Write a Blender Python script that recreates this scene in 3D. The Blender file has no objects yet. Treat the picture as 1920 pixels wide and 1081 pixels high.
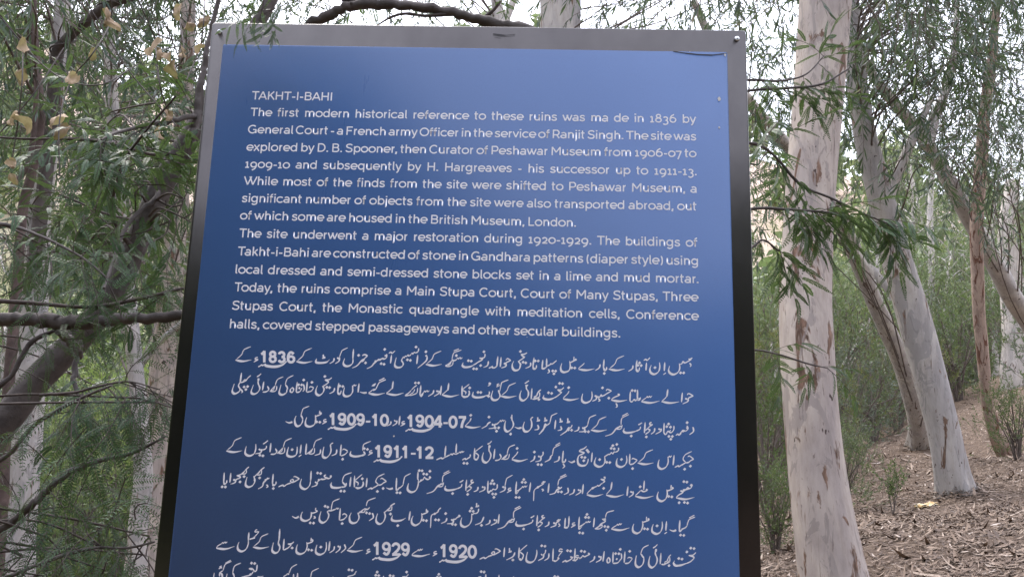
import bpy, math, random
import numpy as np

# ------------------------------------------------------------------ camera
random.seed(7); rng = np.random.default_rng(11)
scene = bpy.context.scene
COL = scene.collection
F_PX, PITCH, ROLL, YAW = 1706.0, 0.21213, 0.02856, 0.02799
EYE = np.array([0.0, 0.0, 1.6])
cp, sp, cr, sr = math.cos(PITCH), math.sin(PITCH), math.cos(ROLL), math.sin(ROLL)
_r, _u, FWD = np.array([1.0, 0, 0]), np.array([0, -sp, cp]), np.array([0, cp, sp])
RIGHT, UP = cr * _r + sr * _u, -sr * _r + cr * _u
from mathutils import Matrix
cam = bpy.data.cameras.new('camera'); cam_o = bpy.data.objects.new('camera', cam); COL.objects.link(cam_o)
cam.sensor_width = 36.0; cam.lens = 36.0 * F_PX / 1920.0
cam.clip_start = 0.05; cam.clip_end = 2000
cam_o.matrix_world = Matrix(((RIGHT[0], UP[0], -FWD[0], EYE[0]), (RIGHT[1], UP[1], -FWD[1], EYE[1]),
                             (RIGHT[2], UP[2], -FWD[2], EYE[2]), (0, 0, 0, 1)))
scene.camera = cam_o

def P(px, py, d):
    """world point seen at photo pixel (px,py) whose distance north of the eye is d metres"""
    v = FWD * F_PX + RIGHT * (px - 960) + UP * (540.5 - py)
    return EYE + v * (d / v[1])

# ------------------------------------------------------------------ sky, sun, exposure
SUN_EL, SUN_AZ = 58.0, 330.0        # azimuth clockwise from north (+Y)
w = bpy.data.worlds.new('World'); scene.world = w; w.use_nodes = True
nt = w.node_tree; nt.nodes.clear()
sky = nt.nodes.new('ShaderNodeTexSky'); sky.sky_type = 'NISHITA'; sky.sun_disc = False
sky.sun_elevation = math.radians(SUN_EL); sky.sun_rotation = math.radians(SUN_AZ)
sky.air_density = 1.6; sky.dust_density = 4.0; sky.ozone_density = 1.0
cloud = nt.nodes.new('ShaderNodeMix'); cloud.data_type = 'RGBA'
cloud.inputs[0].default_value = 0.72
cloud.inputs[7].default_value = (9.2, 9.4, 10.9, 1)     # bright even cloud cover over the Nishita sky
bg = nt.nodes.new('ShaderNodeBackground'); bg.inputs[1].default_value = 0.13
out = nt.nodes.new('ShaderNodeOutputWorld')
nt.links.new(sky.outputs[0], cloud.inputs[6]); nt.links.new(cloud.outputs[2], bg.inputs[0]); nt.links.new(bg.outputs[0], out.inputs[0])
sun = bpy.data.lights.new('sun', 'SUN'); sun.energy = 1.3; sun.angle = math.radians(25); sun.color = (1.0, 0.95, 0.88)
sun_o = bpy.data.objects.new('sun', sun); COL.objects.link(sun_o)
sun_o.rotation_euler = (math.radians(90 - SUN_EL), 0, math.radians(180 - SUN_AZ))
scene.view_settings.view_transform = 'Standard'; scene.view_settings.look = 'None'
scene.view_settings.gamma = 1.0; scene.view_settings.exposure = 1.75
scene.cycles.max_bounces = 7; scene.cycles.diffuse_bounces = 3; scene.cycles.glossy_bounces = 3
scene.cycles.transmission_bounces = 4; scene.cycles.transparent_max_bounces = 4
scene.cycles.use_denoising = True

# ------------------------------------------------------------------ helpers
def tag(o, label=None, cat=None, group=None, kind=None):
    for k, v in (('label', label), ('category', cat), ('group', group), ('kind', kind)):
        if v: o[k] = v
    return o
def thing(name, label, cat, loc, group=None):
    o = bpy.data.objects.new(name, None); COL.objects.link(o)
    o.empty_display_size = 0.1
    o.location = tuple(float(v) for v in loc)
    return tag(o, label, cat, group)
def make_mesh(name, V, F, mats, rnd=None, mat_idx=None, smooth=True, uv=None):
    me = bpy.data.meshes.new(name)
    V = np.asarray(V, dtype=np.float32)
    sizes = np.array([len(f) for f in F], dtype=np.int32) if not isinstance(F, tuple) else F[1]
    flat = np.concatenate([np.asarray(f, dtype=np.int32) for f in F]) if not isinstance(F, tuple) else F[0]
    me.vertices.add(len(V)); me.vertices.foreach_set('co', V.ravel())
    me.loops.add(len(flat)); me.loops.foreach_set('vertex_index', flat)
    me.polygons.add(len(sizes))
    st = np.zeros(len(sizes), dtype=np.int32); st[1:] = np.cumsum(sizes)[:-1]
    me.polygons.foreach_set('loop_start', st)
    me.polygons.foreach_set('loop_total', sizes)
    if mat_idx is not None: me.polygons.foreach_set('material_index', np.asarray(mat_idx, dtype=np.int32))
    if smooth: me.polygons.foreach_set('use_smooth', np.ones(len(sizes), dtype=bool))
    if rnd is not None:
        a = me.attributes.new('rnd', 'FLOAT', 'POINT'); a.data.foreach_set('value', np.asarray(rnd, dtype=np.float32))
    for m in (mats if isinstance(mats, (list, tuple)) else [mats]): me.materials.append(m)
    me.update(calc_edges=True); me.validate()
    return me
def obj(name, V, F, mats, parent=None, **kw):
    V = np.asarray(V, dtype=np.float64)
    if parent is not None: V = V - np.array(parent.location)
    o = bpy.data.objects.new(name, make_mesh(name, V, F, mats, **kw)); COL.objects.link(o)
    if parent is not None: o.parent = parent
    return o
class MB:
    """collects vertices and faces for one mesh"""
    def __init__(s): s.V = []; s.F = []; s.S = []; s.M = []; s.R = []; s.n = 0
    def add(s, V, F, mi=0, rnd=0.5):
        V = np.asarray(V, dtype=np.float64); s.V.append(V)
        for f in F: s.F.append(np.asarray(f, dtype=np.int32) + s.n); s.S.append(len(f)); s.M.append(mi)
        s.R.append(np.full(len(V), rnd) if np.isscalar(rnd) else rnd); s.n += len(V)
    def add_flat(s, V, flat, sizes, mi=0, rnd=None):
        s.V.append(V); s.F.append(flat.astype(np.int32) + s.n); s.S.extend(sizes.tolist()); s.M.extend([mi] * len(sizes))
        s.R.append(rnd if rnd is not None else np.full(len(V), 0.5)); s.n += len(V)
    def build(s, name, mats, parent=None, **kw):
        return obj(name, np.concatenate(s.V), (np.concatenate(s.F), np.array(s.S, dtype=np.int32)), mats, parent,
                   rnd=np.concatenate(s.R), mat_idx=s.M, **kw)
def unit(v):
    v = np.asarray(v, dtype=np.float64); return v / (np.linalg.norm(v, axis=-1, keepdims=True) + 1e-12)
def catmull(pts, n):
    pts = np.asarray(pts, dtype=np.float64)
    if len(pts) < 3:
        t = np.linspace(0, 1, n * (len(pts) - 1) + 1)[:, None]; return pts[0] * (1 - t) + pts[-1] * t
    q = np.vstack([2 * pts[0] - pts[1], pts, 2 * pts[-1] - pts[-2]]); out = []
    for i in range(1, len(q) - 2):
        for k in range(n):
            t = k / n; a, b, c, d = q[i - 1], q[i], q[i + 1], q[i + 2]
            out.append(0.5 * (2 * b + (c - a) * t + (2 * a - 5 * b + 4 * c - d) * t * t + (3 * b - a - 3 * c + d) * t ** 3))
    out.append(pts[-1]); return np.array(out)
def tube(mb, path, radii, seg=10, lump=0.0, mi=0, rnd=0.5, cap=True):
    path = np.asarray(path); n = len(path); radii = np.asarray(radii)
    T = unit(np.gradient(path, axis=0))
    ref = np.array([0.13, 1.0, 0.2]) if abs(T[0][1]) < 0.8 else np.array([1.0, 0.1, 0.1])
    A = unit(np.cross(T, ref)); B = np.cross(T, A)
    th = np.linspace(0, 2 * math.pi, seg, endpoint=False)
    s = np.concatenate([[0], np.cumsum(np.linalg.norm(np.diff(path, axis=0), axis=1))])
    ph = random.uniform(0, 9)
    rad = radii[:, None] * np.ones(seg)[None, :]
    if lump:
        rm = radii.mean()
        rad = rad * (1 + lump * (0.5 * np.sin(2 * th[None] + ph + s[:, None] / rm * .21) + 0.35 * np.sin(3 * th[None] - ph + s[:, None] / rm * .55)
                                 + 0.3 * np.sin(th[None] + s[:, None] / rm * .33 + 2 * ph) + .25 * np.sin(5 * th[None] + 3 * np.sin(s[:, None] / rm * .4 + ph))))
    V = path[:, None, :] + rad[..., None] * (np.cos(th)[None, :, None] * A[:, None, :] + np.sin(th)[None, :, None] * B[:, None, :])
    V = V.reshape(-1, 3)
    i = np.arange(n - 1)[:, None] * seg; j = np.arange(seg)[None]; jn = (j + 1) % seg
    Q = np.stack([i + j, i + jn, i + seg + jn, i + seg + j], -1).reshape(-1, 4)
    mb.add_flat(V, Q.ravel(), np.full(len(Q), 4), mi, np.full(len(V), rnd))
    if cap:
        for base in (0, (n - 1) * seg):
            c = path[0] if base == 0 else path[-1]
            mb.add(np.vstack([V[base:base + seg], c]), [(k, (k + 1) % seg, seg) for k in range(seg)], mi, rnd)
def box(mb, c0, c1, mi=0, bev=0.0, rnd=0.5):
    (x0, y0, z0), (x1, y1, z1) = c0, c1
    V = [(x, y, z) for z in (z0, z1) for y in (y0, y1) for x in (x0, x1)]
    mb.add(V, [(0, 2, 3, 1), (4, 5, 7, 6), (0, 1, 5, 4), (2, 6, 7, 3), (0, 4, 6, 2), (1, 3, 7, 5)], mi, rnd)

# ------------------------------------------------------------------ materials
def node_mat(name):
    m = bpy.data.materials.new(name); m.use_nodes = True
    nt = m.node_tree; b = nt.nodes['Principled BSDF']; return m, nt, b
def N(nt, t, **kw):
    n = nt.nodes.new(t)
    for k, v in kw.items():
        if k.startswith('i'): n.inputs[int(k[1:])].default_value = v
        else: setattr(n, k, v)
    return n
def ramp(nt, fac, stops, interp='LINEAR'):
    r = nt.nodes.new('ShaderNodeValToRGB'); r.color_ramp.interpolation = interp
    e = r.color_ramp.elements
    while len(e) < len(stops): e.new(0.5)
    for k, (p, c) in enumerate(stops): e[k].position = p; e[k].color = (*c, 1) if len(c) == 3 else c
    nt.links.new(fac, r.inputs[0]); return r.outputs[0]
def mixc(nt, fac, a, b, mode='MIX'):
    m = nt.nodes.new('ShaderNodeMix'); m.data_type = 'RGBA'; m.blend_type = mode
    for s, v in ((0, fac), (6, a), (7, b)):
        if hasattr(v, 'links') or hasattr(v, 'is_linked'): nt.links.new(v, m.inputs[s])
        else: m.inputs[s].default_value = v if s == 0 else (*v, 1)
    return m.outputs[2]
def noise(nt, scale, detail=4, rough=0.55, stretch=None, coord='Object', dist=0.0):
    tc = N(nt, 'ShaderNodeTexCoord'); mp = N(nt, 'ShaderNodeMapping')
    if stretch: mp.inputs['Scale'].default_value = stretch
    nt.links.new(tc.outputs[coord], mp.inputs[0])
    n = N(nt, 'ShaderNodeTexNoise'); n.inputs['Scale'].default_value = scale; n.inputs['Detail'].default_value = detail
    n.inputs['Roughness'].default_value = rough; n.inputs['Distortion'].default_value = dist
    nt.links.new(mp.outputs[0], n.inputs['Vector']); return n.outputs[0]
def bump(nt, b, h, strength, dist=0.01):
    bp = N(nt, 'ShaderNodeBump'); bp.inputs['Strength'].default_value = strength; bp.inputs['Distance'].default_value = dist
    nt.links.new(h, bp.inputs['Height']); nt.links.new(bp.outputs[0], b.inputs['Normal'])

def gum_bark(name, pale, grey, brown, patch=0.60, bscale=1.0):
    m, nt, b = node_mat(name)
    n1 = noise(nt, 2.2 * bscale, 5, .6, (1.6, 1.6, .55), dist=.6)
    base = ramp(nt, n1, [(0.34, grey), (0.5, tuple(.5 * (x + y) for x, y in zip(pale, grey))), (0.6, pale)])
    nf = noise(nt, 16 * bscale, 6, .7, (1.5, 1.5, .35))
    base = mixc(nt, .55, base, ramp(nt, nf, [(.3, (.62, .58, .56)), (.55, (1, 1, 1)), (.8, (1.18, 1.14, 1.1))]), 'MULTIPLY')
    n2 = noise(nt, 5.5 * bscale, 5, .62, (1.7, 1.7, .42), dist=.9)
    pm = ramp(nt, n2, [(patch, (0, 0, 0)), (patch + .035, (1, 1, 1))])
    n3 = noise(nt, 30 * bscale, 4, .7, (1.6, 1.6, .3))
    bc = ramp(nt, n3, [(.35, tuple(.45 * c for c in brown)), (.55, brown), (.75, tuple(min(1, 2.0 * c) for c in brown))])
    c = mixc(nt, pm, base, bc)
    n5 = noise(nt, 3.4 * bscale, 4, .6, (1.5, 1.5, .5), dist=1.4)
    gm = ramp(nt, n5, [(.555, (0, 0, 0)), (.575, (.7, .7, .7))])
    c = mixc(nt, gm, c, tuple(.80 * g for g in grey))
    n7 = noise(nt, 9 * bscale, 5, .65, (1.6, 1.6, .5), dist=1.2)
    c = mixc(nt, ramp(nt, n7, [(.60, (0, 0, 0)), (.62, (.55, .55, .55))]), c, tuple(.62 * g for g in grey))
    n6 = noise(nt, 26 * bscale, 6, .7, (1.6, 1.6, .10), dist=.5)
    c = mixc(nt, ramp(nt, n6, [(.33, (.75, .75, .75)), (.39, (0, 0, 0))]), c, tuple(.5 * g for g in brown))
    n4 = noise(nt, 22 * bscale, 2, .5, (1, 1, .6))
    km = ramp(nt, n4, [(.70, (0, 0, 0)), (.73, (1, 1, 1))])
    c = mixc(nt, km, c, (.07, .05, .045))
    nt.links.new(c, b.inputs['Base Color']); b.inputs['Roughness'].default_value = .82
    b.inputs['Specular IOR Level'].default_value = .25
    bump(nt, b, mixc(nt, .35, n2, nf), .55, .012)
    return m
M = {}
M['gum_main'] = gum_bark('pale_gum_bark', (.47, .405, .355), (.325, .28, .265), (.17, .105, .075), .57)
M['gum_grey'] = gum_bark('grey_gum_bark', (.43, .40, .375), (.30, .285, .285), (.17, .11, .08), .61)
M['gum_patchy'] = gum_bark('patchy_gum_bark', (.48, .44, .40), (.35, .325, .31), (.10, .062, .045), .588, 1.3)
M['gum_red'] = gum_bark('reddish_gum_bark', (.38, .29, .235), (.28, .205, .17), (.13, .06, .04), .54, 1.6)
M['gum_far'] = gum_bark('far_gum_bark', (.50, .47, .44), (.38, .36, .355), (.2, .14, .1), .66)
def plain_bark(name, a, bcol):
    m, nt, b = node_mat(name)
    n = noise(nt, 14, 6, .65); c = ramp(nt, n, [(.3, a), (.7, bcol)])
    nt.links.new(c, b.inputs['Base Color']); b.inputs['Roughness'].default_value = .85
    b.inputs['Specular IOR Level'].default_value = .25
    bump(nt, b, noise(nt, 45, 4, .7), .6, .006); return m
M['acacia_bark'] = plain_bark('grey_brown_bark', (.055, .047, .045), (.13, .112, .107))
M['acacia_dark'] = plain_bark('dark_bark', (.04, .032, .03), (.11, .088, .08))
M['red_bark'] = plain_bark('red_brown_bark', (.05, .036, .033), (.13, .092, .082))
M['twig'] = plain_bark('twig_bark', (.075, .06, .053), (.17, .14, .125))
def leaf_mat(name, stops, trans=0.35, rough=.5, spec=.28):
    m, nt, b = node_mat(name)
    at = N(nt, 'ShaderNodeAttribute', attribute_name='rnd')
    c = ramp(nt, at.outputs['Fac'], stops)
    nt.links.new(c, b.inputs['Base Color']); b.inputs['Roughness'].default_value = rough
    b.inputs['Specular IOR Level'].default_value = spec
    tr = N(nt, 'ShaderNodeBsdfTranslucent'); tc = mixc(nt, .5, c, (.16, .24, .05))
    nt.links.new(tc, tr.inputs[0])
    mx = N(nt, 'ShaderNodeMixShader'); mx.inputs[0].default_value = trans
    o = nt.nodes['Material Output']
    nt.links.new(b.outputs[0], mx.inputs[1]); nt.links.new(tr.outputs[0], mx.inputs[2]); nt.links.new(mx.outputs[0], o.inputs[0])
    return m
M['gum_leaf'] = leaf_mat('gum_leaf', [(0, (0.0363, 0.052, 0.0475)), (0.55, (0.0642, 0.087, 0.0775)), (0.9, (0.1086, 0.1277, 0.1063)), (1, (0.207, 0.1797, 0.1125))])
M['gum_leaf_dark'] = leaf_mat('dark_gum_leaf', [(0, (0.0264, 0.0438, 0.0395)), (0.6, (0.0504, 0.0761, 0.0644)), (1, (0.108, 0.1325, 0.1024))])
M['acacia_leaf'] = leaf_mat('acacia_leaf', [(0, (0.0175, 0.0425, 0.0228)), (0.6, (0.0375, 0.0775, 0.0384)), (1, (0.0938, 0.15, 0.066))], .3)
M['shrub_leaf'] = leaf_mat('shrub_leaf', [(0, (0.0528, 0.0822, 0.0365)), (0.6, (0.0924, 0.1328, 0.057)), (1, (0.1848, 0.2151, 0.0912))])
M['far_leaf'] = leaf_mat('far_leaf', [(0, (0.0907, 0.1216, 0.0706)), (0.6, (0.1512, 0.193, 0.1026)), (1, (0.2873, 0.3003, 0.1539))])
M['grey_leaf'] = leaf_mat('grey_green_leaf', [(0, (0.065, 0.0813, 0.0688)), (0.6, (0.1105, 0.1313, 0.11)), (1, (0.182, 0.2, 0.1562))])
M['bright_leaf'] = leaf_mat('bright_leaf', [(0, (0.105, 0.154, 0.052)), (0.6, (0.18, 0.238, 0.078)), (1, (0.33, 0.364, 0.13))])
M['olive_leaf'] = leaf_mat('olive_leaf', [(0, (.06, .066, .03)), (.5, (.12, .125, .055)), (.85, (.21, .19, .085)), (1, (.32, .22, .10))])
M['dry_leaf'] = leaf_mat('dry_leaf', [(0, (.22, .145, .095)), (1, (.47, .345, .24))], .25, .7, .2)

# ------------------------------------------------------------------ ground
_ctrl = [(P(1440, 1081, 5.6)), P(1620, 1081, 5.2), P(1920, 1081, 4.5), P(1470, 990, 7.5), P(1640, 985, 7.2), P(1805, 923, 8.5), P(1920, 935, 7.6),
         P(1895, 866, 12), P(1725, 833, 13), P(1640, 862, 12), P(1540, 930, 10.5), P(1830, 760, 18), P(1725, 790, 17), P(1900, 700, 24), P(1600, 850, 18),
         P(1450, 880, 15), P(1450, 860, 22), P(1650, 780, 24)]
_ctrl = [tuple(c) for c in _ctrl] + [(0, 0, 0), (0, 2, 0), (-2, 0, -.1), (0, -3, .0), (1.6, 0, .35), (1.5, 2, .45), (3.2, .5, 1.1), (-1.5, 3, -.35), (-3, 6, -.8), (-6, 12, -1.2), (0, 6, .1), (0, 12, .4),
         (-8, 20, -1.0), (-2, 22, .2), (6, 3.0, 2.0), (8, 5, 2.7), (10, 0, 3), (5, -6, 1.2), (-5, -6, -.4), (11, 14, 3.6), (14, 22, 5.5), (-14, 5, -1.5), (16, 6, 5), (-12, -14, -.5), (2, -14, .4), (14, -12, 3)]
_ctrl = np.array(_ctrl)
def _rbf_fit(C):
    K = np.sqrt(((C[:, None, :2] - C[None, :, :2]) ** 2).sum(-1) + 0.02) - .05 * np.eye(len(C))
    A = np.zeros((len(C) + 3, len(C) + 3)); A[:len(C), :len(C)] = K; Pm = np.column_stack([np.ones(len(C)), C[:, :2]])
    A[:len(C), len(C):] = Pm; A[len(C):, :len(C)] = Pm.T
    return np.linalg.solve(A, np.concatenate([C[:, 2], np.zeros(3)]))
_W = _rbf_fit(_ctrl)
def ground_z(x, y):
    x = np.atleast_1d(np.asarray(x, dtype=np.float64)); y = np.atleast_1d(np.asarray(y, dtype=np.float64))
    r = np.hypot(x, y); k = np.minimum(1, 26.0 / np.maximum(r, 1e-6)); xe, ye = x * k, y * k
    d = np.sqrt((xe[..., None] - _ctrl[:, 0]) ** 2 + (ye[..., None] - _ctrl[:, 1]) ** 2 + 0.02)
    z = d @ _W[:len(_ctrl)] + _W[-3] + _W[-2] * xe + _W[-1] * ye
    az = np.arctan2(x, y)
    far = np.clip((r - 34) / 110, 0, 1); far = far * far * (3 - 2 * far)
    hill = (62 - 30 * np.clip((az + .15) / .5, 0, 1) * (np.abs(az) < 1.6)) + 13 * np.sin(az * 3 + 1.0) + 7 * np.sin(az * 7 + .4) + 4 * np.sin(az * 13 + 2)
    z = z * (1 - np.clip((r - 30) / 60, 0, 1)) + far * hill + np.clip(r - 150, 0, 200) * .12
    z = z + .03 * np.sin(1.7 * x + .6 * y) * np.sin(1.3 * y - .5 * x) + np.clip(r - 40, 0, 60) * .03 * (np.sin(.13 * x + 1) * np.sin(.11 * y))
    return z
def gz(x, y): return float(ground_z(x, y)[0])
def build_ground():
    rr = np.concatenate([[0], np.linspace(.3, 16, 70), 16 * 1.07 ** np.arange(1, 48)]); na = 220
    th = np.linspace(0, 2 * math.pi, na, endpoint=False)
    X = (rr[1:, None] * np.sin(th)[None]).ravel(); Y = (rr[1:, None] * np.cos(th)[None]).ravel()
    Z = ground_z(X, Y) + rng.normal(0, .008, len(X))
    V = np.vstack([[0, 0, gz(0, 0)], np.column_stack([X, Y, Z])])
    nr = len(rr) - 1
    i = (np.arange(nr - 1)[:, None] * na + 1); j = np.arange(na)[None]; jn = (j + 1) % na
    Q = np.stack([i + j, i + na + j, i + na + jn, i + jn], -1).reshape(-1, 4)
    T = np.stack([np.zeros(na, int), 1 + np.arange(na), 1 + (np.arange(na) + 1) % na], -1)
    flat = np.concatenate([Q.ravel(), T.ravel()]); sizes = np.concatenate([np.full(len(Q), 4), np.full(na, 3)])
    m, nt, b = node_mat('forest_floor')
    nl = noise(nt, 26, 8, .75, (1, 1, 1)); lit = ramp(nt, nl, [(.3, (.045, .031, .023)), (.5, (.11, .078, .058)), (.66, (.21, .16, .122)), (.8, (.33, .27, .22))])
    grass = ramp(nt, noise(nt, 1.2, 8, .7), [(.35, (.07, .085, .03)), (.6, (.17, .20, .08)), (.75, (.28, .27, .14))])
    dry = ramp(nt, noise(nt, .12, 9, .65), [(.3, (.22, .20, .12)), (.43, (.44, .34, .27)), (.6, (.60, .47, .40)), (.75, (.66, .55, .49))])
    tc = N(nt, 'ShaderNodeTexCoord'); ln = N(nt, 'ShaderNodeVectorMath', operation='LENGTH'); nt.links.new(tc.outputs['Object'], ln.inputs[0])
    def step(a, bb):
        mr = N(nt, 'ShaderNodeMapRange'); mr.inputs[1].default_value = a; mr.inputs[2].default_value = bb
        nt.links.new(ln.outputs['Value'], mr.inputs[0]); return mr.outputs[0]
    c = mixc(nt, step(24, 40), lit, grass); c = mixc(nt, step(60, 100), c, dry)
    nt.links.new(c, b.inputs['Base Color']); b.inputs['Roughness'].default_value = .95; b.inputs['Specular IOR Level'].default_value = .15
    bump(nt, b, nl, .8, .03)
    o = obj('ground', V, (flat.astype(np.int32), sizes.astype(np.int32)), m); tag(o, kind='structure')
build_ground()

# ------------------------------------------------------------------ the information sign
SD = 1.87                                                     # metres from the eye to the board, along its normal
BN = np.array([math.sin(YAW), math.cos(YAW), 0.0])            # into the board, away from the viewer
BH = np.array([math.cos(YAW), -math.sin(YAW), 0.0])
B0 = EYE + BN * SD
def board(u, v, out=0.0):
    """u metres to the right, v metres above eye height, out metres in front of the frame's face"""
    u = np.asarray(u); v = np.asarray(v)
    return B0 + u[..., None] * BH + v[..., None] * np.array([0, 0, 1.0]) - BN * np.asarray(out)[..., None]
def to_board(px, py):
    px = np.asarray(px, float); py = np.asarray(py, float)
    d = FWD * F_PX + RIGHT * (px[..., None] - 960) + UP * (540.5 - py[..., None])
    d = d / (d @ BN)[..., None] * SD
    return d @ BH, d[..., 2]
U0, U1, VT, VB = -.400 * SD, .2418 * SD, .5362 * SD, -.40     # frame outline
I0, I1, IT, IB = -.3835 * SD, .2188 * SD, .5068 * SD, -.34    # blue panel outline
sign = thing('information_sign', 'large blue board with white English and Urdu writing in a dark metal frame', 'sign', B0 + np.array([0, 0, -1.6]))

def sign_mats():
    m, nt, b = node_mat('dark_frame_metal')
    n = noise(nt, 9, 5, .65, (1, 1, .6)); c = ramp(nt, n, [(.3, (.048, .044, .044)), (.7, (.066, .061, .060))])
    nt.links.new(c, b.inputs['Base Color']); b.inputs['Metallic'].default_value = .9
    nt.links.new(ramp(nt, noise(nt, 5, 6, .7), [(.3, (.20,) * 3), (.7, (.27,) * 3)]), b.inputs['Roughness']); M['frame'] = m
    m, nt, b = node_mat('blue_vinyl')
    n = noise(nt, 3.0, 4, .6); c = ramp(nt, n, [(.3, (.050, .116, .292)), (.7, (.056, .125, .308))])
    gr = noise(nt, 420, 2, .6); c = mixc(nt, .35, c, ramp(nt, gr, [(.3, (.86, .86, .86)), (.7, (1.1, 1.1, 1.1))]), 'MULTIPLY')
    nt.links.new(c, b.inputs['Base Color']); nt.links.new(ramp(nt, noise(nt, 6, 6, .7, (3, 3, .35)), [(.3, (.27,) * 3), (.7, (.32,) * 3)]), b.inputs['Roughness']); b.inputs['Specular IOR Level'].default_value = .35
    bump(nt, b, noise(nt, 300, 2, .5), .02, .001); M['vinyl'] = m
    m, nt, b = node_mat('white_print'); b.inputs['Base Color'].default_value = (.80, .79, .83, 1); b.inputs['Roughness'].default_value = .36
    M['print'] = m
    m, nt, b = node_mat('steel_screw'); b.inputs['Base Color'].default_value = (.62, .62, .64, 1); b.inputs['Metallic'].default_value = 1; b.inputs['Roughness'].default_value = .35
    M['screw'] = m
    m, nt, b = node_mat('screw_slot'); b.inputs['Base Color'].default_value = (.02, .02, .02, 1); M['slot'] = m
    m, nt, b = node_mat('pale_chip'); b.inputs['Base Color'].default_value = (.62, .60, .57, 1); b.inputs['Roughness'].default_value = .8; M['chip'] = m
    m, nt, b = node_mat('dark_scuff'); b.inputs['Base Color'].default_value = (.03, .03, .032, 1); b.inputs['Roughness'].default_value = .7; M['scuff'] = m
sign_mats()

def rrect(u0, u1, v0, v1, r, n=6):
    pts = []
    for cx, cy, a in ((u1 - r, v1 - r, 0), (u0 + r, v1 - r, 90), (u0 + r, v0 + r, 180), (u1 - r, v0 + r, 270)):
        for k in range(n + 1):
            t = math.radians(a + 90 * k / n); pts.append((cx + r * math.cos(t), cy + r * math.sin(t)))
    return np.array(pts)
def slab(name, outline, front, back, mat, bev, parent, inner=None):
    """a plate: outline in board u,v ; front/back = distance out of the frame's face"""
    n = len(outline); c = outline.mean(0)
    e = outline + unit(c - outline) * bev
    rings = [(outline, back), (outline, front - bev), (e, front)]
    V = np.vstack([board(r[:, 0], r[:, 1], np.full(n, o)) for r, o in rings]); F = []
    for k in range(2):
        for i in range(n): F.append((k * n + i, k * n + (i + 1) % n, (k + 1) * n + (i + 1) % n, (k + 1) * n + i))
    F.append(tuple(range(2 * n, 3 * n))); F.append(tuple(range(n - 1, -1, -1)))
    return obj(name, V, F, mat, parent, smooth=False)
fr = slab('frame', rrect(U0, U1, VB, VT, .007), 0.0, -.045, M['frame'], .0025, sign)
slab('panel', rrect(I0, I1, IB, IT, .003, 3), .0022, .0002, M['vinyl'], .0006, sign)
def disc(mb, u, v, r, out, mi=0, n=20, ru=None, tilt=0.0):
    t = np.linspace(0, 2 * math.pi, n, endpoint=False)
    mb.add(board(u + (ru or r) * np.cos(t), v + r * np.sin(t), np.full(n, out)), [tuple(range(n))], mi)
for px, py in ((412, 60), (1382, 73)):
    u, v = (float(x) for x in to_board(px, py)); mb = MB(); n = 18; t = np.linspace(0, 2 * math.pi, n, endpoint=False)
    prof = [(.0058, .0002), (.0056, .0014), (.0040, .0024), (.0014, .0027)]
    for k, (r, o) in enumerate(prof[:-1]):
        r2, o2 = prof[k + 1]
        V = np.vstack([board(u + r * np.cos(t), v + r * np.sin(t), np.full(n, o)), board(u + r2 * np.cos(t), v + r2 * np.sin(t), np.full(n, o2))])
        mb.add(V, [(i, (i + 1) % n, n + (i + 1) % n, n + i) for i in range(n)])
    s = mb.build('screw', M['screw'], sign, smooth=False)
    mb = MB(); disc(mb, u, v, .0015, .0029); q = mb.build('socket', M['slot'], sign, smooth=False); q.parent = s
# marks of wear: chips on the panel's right edge, a scratch on the frame, the lifted corner of the vinyl
for px, py, r, ru in ((1348, 187, .0058, .0035), (1348, 240, .0026, .0022), (739, 817, .0018, .0018), (1293, 98, .001, .001), (1359, 104, .004, .0022), (988, 632, .001, .001)):
    mb = MB(); u, v = (float(x) for x in to_board(px, py)); n = 9; t = np.linspace(0, 2 * math.pi, n, endpoint=False); q = rng.uniform(.7, 1.2, n)
    mb.add(board(u + ru * q * np.cos(t), v + r * q * np.sin(t), np.full(n, .0026)), [tuple(range(n))])
    mb.build('chipped_spot', M['chip'], sign)
mb = MB()
u, v = to_board([1262, 1285, 1310, 1335, 1362], [97, 100.5, 103, 104, 101])
for a in range(4):
    hh = (.0016, .0022, .0022, .0018)[a]
    mb.add(board(np.array([u[a], u[a + 1], u[a + 1], u[a]]), np.array([v[a] - hh, v[a + 1] - hh, v[a + 1] + hh * .3, v[a] + hh * .3]), np.array([.0026] * 4)), [(0, 1, 2, 3)])
mb.build('lifted_edge', M['scuff'], sign)
mb = MB()
for (xa, ya, xb, yb, hh) in ((925, 64, 948, 67, .0012), (948, 67, 966, 65, .0007), (928, 67, 940, 70, .0006)):
    u, v = to_board([xa, xb], [ya, yb])
    mb.add(board(np.array([u[0], u[1], u[1], u[0]]), np.array([v[0] - hh, v[1] - hh, v[1] + hh, v[0] + hh]), np.array([.0008 + .0002 * len(mb.V)] * 4)), [(0, 1, 2, 3)])
mb.build('scratch', M['scuff'], sign)
for uu in (U0 + .22, U1 - .22):                               # the legs behind the board
    mb = MB(); p = board(np.array(uu), np.array(0.0), np.array(-.075)); g = gz(p[0], p[1])
    box(mb, (p[0] - .03, p[1] - .029, g - .3), (p[0] + .03, p[1] + .029, 1.6 + VT - .1)); mb.build('post', M['frame'], sign, smooth=False)

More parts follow.
